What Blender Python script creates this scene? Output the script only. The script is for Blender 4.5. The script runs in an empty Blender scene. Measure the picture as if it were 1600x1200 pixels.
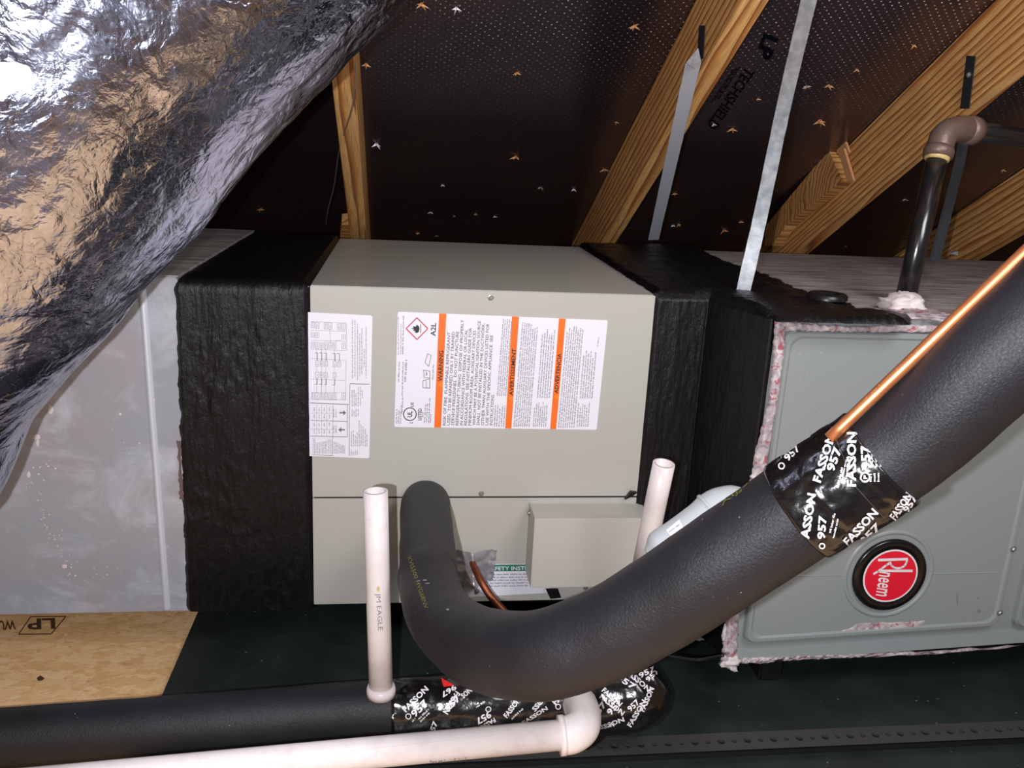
import bpy, bmesh, math, random
from mathutils import Vector, Matrix, noise
from mathutils.bvhtree import BVHTree
random.seed(7)
C = bpy.context.scene.collection
SC = bpy.context.scene

# ------------------------------------------------------------------ camera, light, world, exposure
FPX = 1345.0
ROT = Matrix(((0.99092133, -0.01453622, -0.13365484),
              (-0.12502887, 0.26582514, -0.95587906),
              (0.04942368, 0.96391166, 0.26159435)))      # columns: camera right, up, back
CAM = Vector((0.0, -1.35, 0.0))
cd = bpy.data.cameras.new('camera'); co = bpy.data.objects.new('camera', cd); C.objects.link(co)
cd.sensor_width = 36; cd.lens = FPX / 1600 * 36; cd.clip_start = 0.01; cd.clip_end = 50
co.matrix_world = Matrix.Translation(CAM) @ ROT.to_4x4()
SC.camera = co
SC.view_settings.view_transform = 'Standard'
try: SC.view_settings.look = 'None'
except Exception: pass
SC.view_settings.gamma = 1; SC.view_settings.use_curve_mapping = False
SC.view_settings.exposure = 0.18
w = bpy.data.worlds.new('world'); SC.world = w; w.use_nodes = True
w.node_tree.nodes['Background'].inputs[0].default_value = (0.95, 0.96, 1.0, 1)
w.node_tree.nodes['Background'].inputs[1].default_value = 0.12
def lamp(name, kind, loc, power, size, col=(1, 1, 1), aim=None):
    l = bpy.data.lights.new(name, kind); l.energy = power; l.color = col
    if kind == 'AREA': l.size = size
    else: l.shadow_soft_size = size
    o = bpy.data.objects.new(name, l); C.objects.link(o); o.location = loc
    if aim is not None: o.rotation_euler = (Vector(aim) - Vector(loc)).to_track_quat('-Z', 'Y').to_euler()
    return o
lamp('phone_flash', 'POINT', CAM + ROT @ Vector((-0.058, -0.022, 0.004)), 45, 0.006, (0.97, 0.975, 1.03))
lamp('added_fill_light', 'AREA', (0.75, -1.0, 0.46), 9.5, 0.5, (0.97, 0.97, 1.0), (0.5, 0.4, -0.2))  # added soft fill standing in for bounce on the tops; no known lamp

# ------------------------------------------------------------------ projection helpers (a photo point taken to a real plane)
def ray(px, py): return ROT @ Vector((px - 800, 600 - py, -FPX))
def PY(px, py, y=0.0): d = ray(px, py); return CAM + d * ((y - CAM.y) / d.y)
def PZ(px, py, z): d = ray(px, py); return CAM + d * ((z - CAM.z) / d.z)
def PX(px, py, x): d = ray(px, py); return CAM + d * ((x - CAM.x) / d.x)
def PD(px, py, dep): return CAM + ray(px, py) * (dep / FPX)
PITCH = math.radians(29.2)
RN = Vector((0, math.sin(PITCH), math.cos(PITCH)))        # roof normal, upward
RQ = Vector((0, 0.80, -0.22))                              # point on the rafters' underside plane
RAFT = 0.14
def PR(px, py, off=RAFT):
    d = ray(px, py); q = RQ + RN * off
    return CAM + d * ((q - CAM).dot(RN) / d.dot(RN))
ZT = -0.2164; ZB = -0.766; ZF = -0.875                     # cabinet top, cabinet bottom, floor
XC0, XC1 = -0.134, 0.4185

# ------------------------------------------------------------------ object helpers
def tag(o, label=None, cat=None, group=None, kind=None):
    if label: o['label'] = label
    if cat: o['category'] = cat
    if group: o['group'] = group
    if kind: o['kind'] = kind
    return o
def thing(name, loc, label, cat, group=None):
    o = bpy.data.objects.new(name, None); C.objects.link(o); o.location = loc
    o.empty_display_size = 0.05
    return tag(o, label, cat, group)
def wloc(o):
    v = Vector((0, 0, 0))
    while o is not None: v += o.location; o = o.parent
    return v
def mk(name, verts, faces, mat, parent=None, smooth=False, label=None, center=False):
    """verts in world space; the mesh is stored relative to its parent chain"""
    vs = [Vector(v) for v in verts]
    org = wloc(parent) if parent else Vector((0, 0, 0))
    if center:
        c = sum(vs, Vector((0, 0, 0))) / len(vs)
        c.z = min(v.z for v in vs)
    else: c = org.copy()
    me = bpy.data.meshes.new(name)
    me.from_pydata([tuple(v - c) for v in vs], [], faces); me.update()
    if smooth: me.polygons.foreach_set('use_smooth', [True] * len(me.polygons))
    me.materials.append(mat)
    o = bpy.data.objects.new(name, me); C.objects.link(o)
    if parent: o.parent = parent
    o.location = c - org
    if label: o['label'] = label
    return o
class MB:
    def __init__(s): s.v = []; s.f = []
    def add(s, vs, fs):
        n = len(s.v); s.v += [Vector(v) for v in vs]; s.f += [tuple(i + n for i in f) for f in fs]; return s
    def hexa(s, p):   # p: 8 points, bottom 4 then top 4
        return s.add(p, [(0, 3, 2, 1), (4, 5, 6, 7), (0, 1, 5, 4), (1, 2, 6, 5), (2, 3, 7, 6), (3, 0, 4, 7)])
    def box(s, x0, x1, y0, y1, z0, z1):
        return s.hexa([(x0, y0, z0), (x1, y0, z0), (x1, y1, z0), (x0, y1, z0), (x0, y0, z1), (x1, y0, z1), (x1, y1, z1), (x0, y1, z1)])
    def prism(s, poly, d):   # poly: points, d: extrusion vector
        n = len(poly); d = Vector(d)
        a = [Vector(p) for p in poly]; b = [p + d for p in a]
        return s.add(a + b, [tuple(range(n)), tuple(range(2 * n - 1, n - 1, -1))] + [(i, i + n, (i + 1) % n + n, (i + 1) % n) for i in range(n)])
    def build(s, name, mat, parent=None, smooth=False, label=None, bevel=0, center=False):
        o = mk(name, s.v, s.f, mat, parent, smooth, label, center)
        bm = bmesh.new(); bm.from_mesh(o.data); bmesh.ops.recalc_face_normals(bm, faces=bm.faces)
        if bevel: bmesh.ops.bevel(bm, geom=list(bm.edges), offset=bevel, segments=2, affect='EDGES', clamp_overlap=True)
        bm.to_mesh(o.data); bm.free()
        return o
def catmull(pts, n):
    P = [Vector(p) for p in pts]; P = [P[0] * 2 - P[1]] + P + [P[-1] * 2 - P[-2]]
    out = []
    for i in range(1, len(P) - 2):
        a, b, c, d = P[i - 1:i + 3]
        for k in range(n):
            t = k / n
            out.append(0.5 * ((2 * b) + (c - a) * t + (2 * a - 5 * b + 4 * c - d) * t * t + (3 * b - a - 3 * c + d) * t ** 3))
    out.append(P[-2].copy()); return out
def frames(path):
    T = [(path[min(i + 1, len(path) - 1)] - path[max(i - 1, 0)]).normalized() for i in range(len(path))]
    up = Vector((0, 0, 1)) if abs(T[0].z) < 0.9 else Vector((0, 1, 0))
    N = (up - T[0] * up.dot(T[0])).normalized(); out = []
    for t in T:
        N = (N - t * N.dot(t)).normalized(); out.append((t, N, t.cross(N)))
    return out
def tube(path, rad, seg=32, cap=True, disp=None, inner=None):
    """rad: float or per-point list; disp(i, ang, point) extra radius; inner: hollow end radius at the last point"""
    path = [Vector(p) for p in path]
    if not isinstance(rad, (list, tuple)): rad = [rad] * len(path)
    F = frames(path); v = []; f = []
    for i, p in enumerate(path):
        t, a, b = F[i]
        for k in range(seg):
            an = 2 * math.pi * k / seg; r = rad[i]
            dv = a * math.cos(an) + b * math.sin(an)
            if disp: r += disp(i, an, p + dv * r)
            v.append(p + dv * r)
    for i in range(len(path) - 1):
        for k in range(seg):
            k2 = (k + 1) % seg
            f.append((i * seg + k, i * seg + k2, (i + 1) * seg + k2, (i + 1) * seg + k))
    m = MB(); m.v = v; m.f = f
    if cap: f.append(tuple(range(seg))[::-1])
    if inner:
        p = path[-1]; t, a, b = F[-1]; n = len(v)
        for dd in (0, -0.08):
            for k in range(seg):
                an = 2 * math.pi * k / seg; v.append(p + (a * math.cos(an) + b * math.sin(an)) * inner + t * dd)
        L = (len(path) - 1) * seg
        for k in range(seg):
            k2 = (k + 1) % seg
            f.append((L + k, L + k2, n + k2, n + k)); f.append((n + k, n + k2, n + seg + k2, n + seg + k))
        f.append(tuple(range(n + seg, n + 2 * seg)))
    elif cap: f.append(tuple(range((len(path) - 1) * seg, len(path) * seg)))
    return m
def resample(path, vals, n):
    """catmull both positions and scalar values"""
    p = catmull(path, n); q = catmull([Vector((a, 0, 0)) for a in vals], n)
    return p, [k.x for k in q]
def nz(p, s, o=0.0): return noise.noise(Vector((p[0] * s + o, p[1] * s + o * 1.7, p[2] * s - o)))
def ribbon_px(L, R, pf, th, nrm, n=8, jag=0.0, rough=0.0):
    """closed strip between two pixel polylines, lying on the surface pf, thickness th along nrm, torn edges"""
    a = catmull([Vector((x, y, 0)) for x, y in L], n); b = catmull([Vector((x, y, 0)) for x, y in R], n)
    K = 6; v = []; f = []; nrm = Vector(nrm); N = len(a)
    for i in range(N):
        ja = Vector((random.uniform(-jag, jag), random.uniform(-jag, jag), 0)); jb = Vector((random.uniform(-jag, jag), random.uniform(-jag, jag), 0))
        A, B = a[i] + ja, b[i] + jb
        for k in range(K + 1):
            q = A.lerp(B, k / K); w_ = pf(q.x, q.y)
            edge = 0.15 if k in (0, K) else 1.0
            v.append(w_ + nrm * (th * edge + rough * abs(nz(w_, 90)) * (edge > 0.5)))
    for i in range(N - 1):
        for k in range(K): f.append((i * (K + 1) + k, i * (K + 1) + k + 1, (i + 1) * (K + 1) + k + 1, (i + 1) * (K + 1) + k))
    m = MB(); m.v = v; m.f = f
    # skirt down to the surface
    n0 = len(v)
    rim = [i * (K + 1) for i in range(N)] + [(N - 1) * (K + 1) + k for k in range(1, K + 1)] + [i * (K + 1) + K for i in range(N - 2, -1, -1)] + [k for k in range(K - 1, 0, -1)]
    for r in rim: v.append(v[r] - nrm * (th * 0.15 + 0.0006))
    for j in range(len(rim)):
        j2 = (j + 1) % len(rim); f.append((rim[j], rim[j2], n0 + j2, n0 + j))
    return m

# ------------------------------------------------------------------ materials
def s2l(c): return tuple(((x / 255) / 12.92 if x / 255 <= 0.04045 else ((x / 255 + 0.055) / 1.055) ** 2.4) for x in c) + (1,)
class NT:
    def __init__(s, name):
        s.m = bpy.data.materials.new(name); s.m.use_nodes = True; s.t = s.m.node_tree
        s.b = s.t.nodes['Principled BSDF']
    def n(s, typ, ins=None, **kw):
        d = s.t.nodes.new(typ)
        for k, v in kw.items(): setattr(d, k, v)
        for k, v in (ins or {}).items():
            if isinstance(v, bpy.types.NodeSocket): s.t.links.new(v, d.inputs[k])
            else: d.inputs[k].default_value = v
        return d
    def set(s, **kw):
        for k, v in kw.items():
            k = k.replace('_', ' ')
            if isinstance(v, bpy.types.NodeSocket): s.t.links.new(v, s.b.inputs[k])
            else: s.b.inputs[k].default_value = v
        return s
    def coord(s, scale=(1, 1, 1), rot=(0, 0, 0)):
        tc = s.n('ShaderNodeTexCoord')
        return s.n('ShaderNodeMapping', {'Vector': tc.outputs['Object'], 'Scale': scale, 'Rotation': rot}).outputs[0]
    def noise(s, vec, scale, detail=4, rough=0.5, dist=0.0):
        return s.n('ShaderNodeTexNoise', {'Vector': vec, 'Scale': scale, 'Detail': detail, 'Roughness': rough, 'Distortion': dist}).outputs[0]
    def ramp(s, fac, stops, interp='LINEAR'):
        r = s.n('ShaderNodeValToRGB', {'Fac': fac}); e = r.color_ramp.elements; r.color_ramp.interpolation = interp
        while len(e) > 1: e.remove(e[-1])
        e[0].position = stops[0][0]; e[0].color = stops[0][1]
        for p, c in stops[1:]: x = e.new(p); x.color = c
        return r.outputs[0]
    def math(s, op, a, b=0.0, c=0.0):
        d = s.n('ShaderNodeMath', operation=op)
        for i, v in enumerate((a, b, c)):
            if isinstance(v, bpy.types.NodeSocket): s.t.links.new(v, d.inputs[i])
            else: d.inputs[i].default_value = v
        return d.outputs[0]
    def mix(s, fac, a, b):
        d = s.n('ShaderNodeMix', data_type='RGBA')
        for i, v in ((0, fac), (6, a), (7, b)):
            if isinstance(v, bpy.types.NodeSocket): s.t.links.new(v, d.inputs[i])
            else: d.inputs[i].default_value = v
        return d.outputs[2]
    def bump(s, h, strength, dist=0.01, nrm=None):
        d = s.n('ShaderNodeBump', {'Height': h, 'Strength': strength, 'Distance': dist})
        if nrm: s.t.links.new(nrm, d.inputs['Normal'])
        return d.outputs[0]
def g(v): return (v, v, v, 1)
def plain(name, col, rough=0.5, metal=0.0, bumpscale=None, bstr=0.1, spec=0.5, coat=0):
    n = NT(name); n.set(Base_Color=s2l(col), Roughness=rough, Metallic=metal)
    n.b.inputs['Specular IOR Level'].default_value = spec
    if coat: n.b.inputs['Coat Weight'].default_value = coat; n.b.inputs['Coat Roughness'].default_value = 0.15
    if bumpscale:
        n.set(Normal=n.bump(n.noise(n.coord(), bumpscale, 4), bstr, 0.002))
    return n.m
def m_paint(name, col, col2, rough=0.42):
    n = NT(name); v = n.coord()
    c = n.ramp(n.noise(v, 3.5, 5, 0.6), [(0.35, s2l(col)), (0.7, s2l(col2))])
    n.set(Base_Color=c, Roughness=rough, Normal=n.bump(n.noise(v, 900, 2), 0.06, 0.001)); return n.m
def m_tar():
    n = NT('black_mastic'); v = n.coord((1, 1, 0.16)); v2 = n.coord((1, 1, 0.7))
    a = n.noise(v, 130, 6, 0.65, 0.3); b = n.noise(v2, 120, 5, 0.7)
    h = n.math('ADD', n.math('MULTIPLY', a, 0.7), n.math('MULTIPLY', b, 0.8))
    n.set(Base_Color=n.ramp(a, [(0.3, s2l((11, 11, 13))), (0.8, s2l((22, 21, 25)))]), Roughness=n.ramp(b, [(0.3, g(0.25)), (0.7, g(0.42))]),
          Normal=n.bump(h, 0.6, 0.0035)); n.b.inputs['Specular IOR Level'].default_value = 0.35; return n.m
def m_galv():
    n = NT('galvanised_sheet'); v = n.coord()
    big = n.noise(v, 5, 5, 0.6, 0.8); sm = n.noise(n.coord((1, 1, 1.4)), 8, 7, 0.68, 0.6)
    c = n.mix(n.ramp(big, [(0.4, g(0)), (0.65, g(1))]), s2l((160, 165, 174)), s2l((168, 161, 165)))
    c = n.mix(n.ramp(sm, [(0.5, g(0)), (0.72, g(0.8))]), c, s2l((200, 204, 212)))
    sp = n.n('ShaderNodeTexVoronoi', {'Vector': v, 'Scale': 120.0}); 
    spm = n.math('MULTIPLY', n.ramp(sp.outputs['Distance'], [(0.0, g(1)), (0.16, g(1)), (0.2, g(0))]), n.ramp(n.noise(v, 9, 3), [(0.58, g(0)), (0.64, g(1))]))
    c = n.mix(spm, c, s2l((225, 225, 228)))
    n.set(Base_Color=c, Metallic=0.15, Roughness=0.45, Normal=n.bump(n.noise(v, 20, 3), 0.08, 0.01)); return n.m
def m_topgrey():
    n = NT('dusty_duct_top'); a = n.noise(n.coord((0.5, 3.5, 1)), 16, 7, 0.72, 0.9)
    c = n.ramp(a, [(0.34, s2l((104, 96, 94))), (0.48, s2l((150, 143, 142))), (0.66, s2l((196, 186, 180)))])
    n.set(Base_Color=c, Roughness=0.6, Normal=n.bump(a, 0.25, 0.004)); return n.m
def m_wood():
    n = NT('pine_lumber'); tc = n.n('ShaderNodeTexCoord'); v = tc.outputs['Object']
    rnd = n.n('ShaderNodeObjectInfo').outputs['Random']
    off = n.n('ShaderNodeCombineXYZ', {'X': n.math('MULTIPLY', rnd, 13.0), 'Y': n.math('MULTIPLY_ADD', rnd, 0.08, 0.03), 'Z': 0.16}).outputs[0]
    p = n.n('ShaderNodeVectorMath', operation='ADD'); n.t.links.new(v, p.inputs[0]); n.t.links.new(off, p.inputs[1])
    st = n.n('ShaderNodeMapping', {'Vector': p.outputs[0], 'Scale': (0.09, 1, 1)}).outputs[0]
    wob = n.n('ShaderNodeTexNoise', {'Vector': st, 'Scale': 9.0, 'Detail': 3.0}); 
    wv = n.n('ShaderNodeVectorMath', operation='MULTIPLY_ADD'); n.t.links.new(wob.outputs['Color'], wv.inputs[0]); wv.inputs[1].default_value = (0.085, 0.085, 0.085); n.t.links.new(st, wv.inputs[2])
    sx = n.n('ShaderNodeSeparateXYZ', {'Vector': wv.outputs[0]})
    rr = n.math('SQRT', n.math('ADD', n.math('POWER', n.math('ABSOLUTE', sx.outputs[1]), 2.0), n.math('POWER', n.math('ABSOLUTE', sx.outputs[2]), 2.0)))
    fr = n.math('FRACT', n.math('MULTIPLY', rr, 66.0))
    c = n.ramp(fr, [(0.0, s2l((238, 190, 122))), (0.45, s2l((230, 176, 106))), (0.75, s2l((190, 124, 62))), (0.92, s2l((142, 80, 36))), (1.0, s2l((232, 182, 112)))])
    fine = n.noise(n.n('ShaderNodeMapping', {'Vector': p.outputs[0], 'Scale': (0.05, 1, 1)}).outputs[0], 420, 3)
    c = n.mix(n.ramp(fine, [(0.3, g(0.5)), (0.6, g(0.0))]), c, s2l((120, 72, 34)))
    blot = n.ramp(n.noise(p.outputs[0], 7, 3), [(0.35, g(0.25)), (0.6, g(0))])
    c = n.mix(blot, c, s2l((160, 98, 50)))
    n.set(Base_Color=c, Roughness=0.62, Normal=n.bump(fine, 0.15, 0.001)); return n.m
def m_osb():
    n = NT('oriented_strand_board'); v = n.coord((1, 1, 1))
    def flakes(scale, rot, st):
        w_ = n.noise(v, 18, 3); 
        mp = n.n('ShaderNodeMapping', {'Vector': v, 'Rotation': (0, 0, rot), 'Scale': st})
        ad = n.n('ShaderNodeVectorMath', {0: mp.outputs[0]}, operation='ADD')
        cb = n.n('ShaderNodeCombineXYZ', {'X': n.math('MULTIPLY', w_, 0.08), 'Y': n.math('MULTIPLY', w_, 0.05)}); n.t.links.new(cb.outputs[0], ad.inputs[1])
        return n.n('ShaderNodeTexVoronoi', {'Vector': ad.outputs[0], 'Scale': scale, 'Randomness': 1.0})
    a = flakes(70, 0.1, (0.3, 1, 1)); b = flakes(60, 0.9, (0.35, 1, 1))
    sel = n.ramp(n.noise(v, 30, 2), [(0.48, g(0)), (0.52, g(1))])
    bw = n.n('ShaderNodeRGBToBW', {'Color': n.mix(sel, a.outputs['Color'], b.outputs['Color'])}).outputs[0]
    c = n.ramp(bw, [(0.15, s2l((232, 186, 128))), (0.4, s2l((246, 202, 146))), (0.6, s2l((252, 214, 164))), (0.85, s2l((236, 190, 132)))])
    dk = n.noise(n.coord((0.6, 1.6, 1)), 75, 7, 0.8, 1.2)
    c = n.mix(n.ramp(dk, [(0.3, g(0.75)), (0.47, g(0))]), c, s2l((176, 122, 72)))
    n.set(Base_Color=c, Roughness=0.6, Normal=n.bump(n.math('ADD', bw, dk), 0.35, 0.003)); return n.m
def m_foil(nm='crinkled_foil', bs=0.42):
    n = NT(nm); v = n.coord()
    w1 = n.n('ShaderNodeTexNoise', {'Vector': v, 'Scale': 9.0, 'Detail': 5.0})
    wv = n.n('ShaderNodeVectorMath', operation='MULTIPLY_ADD'); n.t.links.new(w1.outputs['Color'], wv.inputs[0]); wv.inputs[1].default_value = (0.10,) * 3; n.t.links.new(v, wv.inputs[2])
    def crease(sc, lo):
        e = n.n('ShaderNodeTexVoronoi', {'Vector': wv.outputs[0], 'Scale': sc}, feature='DISTANCE_TO_EDGE')
        return n.ramp(e.outputs['Distance'], [(0.0, g(0)), (lo, g(1))])
    r1 = n.math('ABSOLUTE', n.math('SUBTRACT', n.noise(wv.outputs[0], 34, 5, 0.55), 0.5))
    h = n.math('ADD', n.math('MULTIPLY', crease(30, 0.3), 0.35), n.math('MULTIPLY', r1, 2.2))
    h = n.math('ADD', h, n.math('MULTIPLY', crease(75, 0.35), 0.12))
    n.set(Base_Color=s2l((190, 194, 216)), Metallic=1.0, Roughness=n.ramp(n.noise(v, 14, 3), [(0.35, g(0.12)), (0.7, g(0.24))]), Normal=n.bump(h, bs, 0.0035)); return n.m
def m_sheath():
    n = NT('foil_faced_sheathing'); tc = n.n('ShaderNodeTexCoord'); v = tc.outputs['Object']
    # perforation dots on a staggered grid (x across, y up the slope; object space is laid flat)
    sx = n.n('ShaderNodeSeparateXYZ', {'Vector': v})
    P = 0.0105
    def grid(ox, oy):
        fx = n.math('SUBTRACT', n.math('FRACT', n.math('ADD', n.math('DIVIDE', sx.outputs[0], P * 1.6), ox)), 0.5)
        fy = n.math('SUBTRACT', n.math('FRACT', n.math('ADD', n.math('DIVIDE', sx.outputs[1], P * 1.6), oy)), 0.5)
        d = n.math('SQRT', n.math('ADD', n.math('MULTIPLY', fx, fx), n.math('MULTIPLY', fy, fy)))
        return n.math('LESS_THAN', d, 0.088)
    dots = n.math('MAXIMUM', grid(0, 0), grid(0.5, 0.5))
    glint_vis = n.math('MULTIPLY', n.math('MULTIPLY', n.ramp(n.noise(v, 2.1, 4, 0.6), [(0.36, g(0.12)), (0.5, g(1))]), n.ramp(n.math('MULTIPLY', sx.outputs[1], -1.0), [(0.40, g(0.14)), (0.74, g(1))])), n.ramp(n.noise(v, 60, 2, 0.5), [(0.4, g(0.25)), (0.6, g(1))]))  # dots stronger up the slope: flash glints put into the colour
    dm = n.math('MULTIPLY', dots, glint_vis)
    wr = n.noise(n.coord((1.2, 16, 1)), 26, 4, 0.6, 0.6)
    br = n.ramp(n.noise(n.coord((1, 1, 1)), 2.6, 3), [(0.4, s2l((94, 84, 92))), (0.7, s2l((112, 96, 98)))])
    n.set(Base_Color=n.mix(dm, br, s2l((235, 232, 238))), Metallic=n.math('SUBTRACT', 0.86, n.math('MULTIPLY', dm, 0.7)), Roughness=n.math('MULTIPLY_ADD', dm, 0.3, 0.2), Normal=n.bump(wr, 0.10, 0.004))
    return n.m
def m_foam():
    n = NT('foam_rubber'); v = n.coord()
    f1 = n.noise(v, 420, 3, 0.7, 0.6); f2 = n.noise(v, 90, 4, 0.6, 1.0)
    c = n.ramp(n.noise(v, 11, 5, 0.6), [(0.35, s2l((25, 24, 28))), (0.75, s2l((36, 34, 39)))])
    sp = n.n('ShaderNodeTexVoronoi', {'Vector': v, 'Scale': 90.0}); m = n.math('MULTIPLY', n.ramp(sp.outputs['Distance'], [(0.0, g(1)), (0.06, g(1)), (0.09, g(0))]), n.ramp(n.noise(v, 22, 2), [(0.6, g(0)), (0.66, g(0.7))]))
    c = n.mix(m, c, s2l((150, 140, 130)))
    n.set(Base_Color=c, Roughness=0.52, Normal=n.bump(n.math('ADD', n.math('MULTIPLY', f1, 1.0), n.math('MULTIPLY', f2, 0.5)), 0.5, 0.0014)); n.b.inputs['Specular IOR Level'].default_value = 0.45; return n.m
def m_pan():
    n = NT('painted_drain_pan'); v = n.coord()
    c = n.ramp(n.noise(v, 6, 6, 0.65), [(0.35, s2l((30, 36, 36))), (0.7, s2l((46, 53, 52)))])
    sp = n.n('ShaderNodeTexVoronoi', {'Vector': v, 'Scale': 55.0}); m = n.math('MULTIPLY', n.ramp(sp.outputs['Distance'], [(0.0, g(1)), (0.07, g(1)), (0.1, g(0))]), n.ramp(n.noise(v, 14, 2), [(0.52, g(0)), (0.6, g(0.8))]))
    c = n.mix(m, c, s2l((130, 128, 118)))
    n.set(Base_Color=c, Roughness=n.ramp(n.noise(v, 9, 4), [(0.3, g(0.28)), (0.7, g(0.5))]), Normal=n.bump(n.noise(v, 16, 3), 0.1, 0.01)); return n.m
def m_pink():
    n = NT('torn_duct_tape'); v = n.coord()
    a = n.noise(v, 55, 5, 0.7, 1.2); b = n.noise(n.coord((1, 1, 1.0)), 38, 4, 0.65, 2.0)
    c = n.ramp(a, [(0.3, s2l((134, 120, 124))), (0.5, s2l((180, 168, 172))), (0.7, s2l((226, 216, 214)))])
    c = n.mix(n.ramp(b, [(0.57, g(0)), (0.61, g(0.8))]), c, s2l((170, 70, 84)))
    n.set(Base_Color=c, Roughness=0.4, Normal=n.bump(a, 0.5, 0.004)); return n.m
def m_pvc():
    n = NT('white_pvc'); v = n.coord()
    c = n.ramp(n.noise(v, 25, 5, 0.7), [(0.2, s2l((208, 194, 190))), (0.5, s2l((230, 219, 217)))])
    n.set(Base_Color=c, Roughness=0.32); n.b.inputs['Subsurface Weight'].default_value = 0.0; return n.m
def m_copper(name, a, b, rough):
    n = NT(name); v = n.coord()
    n.set(Base_Color=n.ramp(n.noise(v, 40, 4), [(0.35, s2l(a)), (0.7, s2l(b))]), Metallic=0.85, Roughness=rough); return n.m
def m_strap():
    n = NT('galvanised_strap'); a = n.noise(n.coord(), 70, 4)
    n.set(Base_Color=n.ramp(a, [(0.35, s2l((134, 137, 142))), (0.7, s2l((170, 172, 176)))]), Metallic=0.5, Roughness=0.42, Normal=n.bump(a, 0.15, 0.002)); return n.m
M = dict(
    beige=m_paint('beige_enamel', (183, 181, 171), (180, 176, 168)), furn=m_paint('grey_green_enamel', (139, 146, 147), (144, 148, 146), 0.38),
    boxp=m_paint('cover_enamel', (192, 187, 176), (187, 183, 173)),
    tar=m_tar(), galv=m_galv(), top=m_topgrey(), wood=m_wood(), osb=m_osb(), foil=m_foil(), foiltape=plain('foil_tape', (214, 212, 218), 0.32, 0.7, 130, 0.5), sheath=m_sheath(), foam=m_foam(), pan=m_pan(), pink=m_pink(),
    pvc=m_pvc(), copper=m_copper('bright_copper', (224, 138, 88), (236, 158, 108), 0.42), oldcopper=m_copper('tarnished_copper', (128, 70, 48), (160, 92, 62), 0.45),
    strap=m_strap(), darkstrap=plain('dark_steel_strap', (58, 60, 64), 0.4, 0.5, 120, 0.2), iron=plain('black_iron', (24, 23, 25), 0.22, 0.0, 60, 0.1, 0.8),
    elbow=plain('rusty_cast_iron', (112, 92, 84), 0.45, 0.35, 120, 0.4), tape=plain('glossy_black_tape', (15, 13, 14), 0.2, 0, 60, 0.6, 0.9),
    white=plain('sticker_white', (236, 232, 240), 0.45), ink=plain('black_ink', (38, 36, 40), 0.5), greyink=plain('grey_ink', (128, 126, 134), 0.5),
    redink=plain('red_ink', (206, 62, 82), 0.5), orange=plain('orange_ink', (248, 112, 28), 0.45), green=plain('green_ink', (34, 116, 90), 0.5),
    whiteink=plain('white_print', (232, 228, 232), 0.4), steel=plain('zinc_screw', (150, 150, 148), 0.35, 0.6), dark=plain('dark_recess', (10, 10, 11), 0.7),
    red=plain('badge_red', (226, 22, 52), 0.3), badge=plain('badge_black', (14, 14, 15), 0.25, 0, None, 0, 0.6), navy=plain('stamp_navy', (3, 5, 20), 0.6, spec=0.1),
    stamp=plain('stamp_brown', (84, 58, 40), 0.6), yellow=plain('yellow_print', (118, 116, 44), 0.6), greypl=plain('grey_plastic', (184, 188, 190), 0.3, 0, None, 0, 0.5),
    joint=plain('yellow_pipe_dope', (206, 178, 120), 0.5, 0, 80, 0.4), mastic=plain('white_mastic', (218, 206, 204), 0.45, 0, 90, 0.6),
    splint=plain('splintered_wood', (206, 150, 100), 0.6), wire=plain('grey_wire', (140, 136, 134), 0.4, 0.4), blackrub=plain('black_rubber', (20, 20, 22), 0.35, 0, None, 0, 0.5),
    brightstrap=plain('lightened_galvanised', (214, 217, 226), 0.4, 0.25, 90, 0.1), batt=plain('unseen_batt_grey', (120, 112, 116), 0.9, 0, 30, 0.6), foilwhite=plain('foil_sealant', (196, 190, 182), 0.6, 0, 60, 0.5), railm=plain('dusty_rail', (72, 70, 68), 0.42, 0.2, 70, 0.3), yellowink=plain('triangle_yellow', (250, 176, 30), 0.5), tornbrown=plain('torn_backing', (104, 82, 78), 0.6, 0, 90, 0.5), redtape=plain('red_tape', (226, 40, 44), 0.4), faint=plain('faint_print', (196, 182, 180), 0.5), crease=plain('tape_edge', (78, 72, 74), 0.25))

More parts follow.
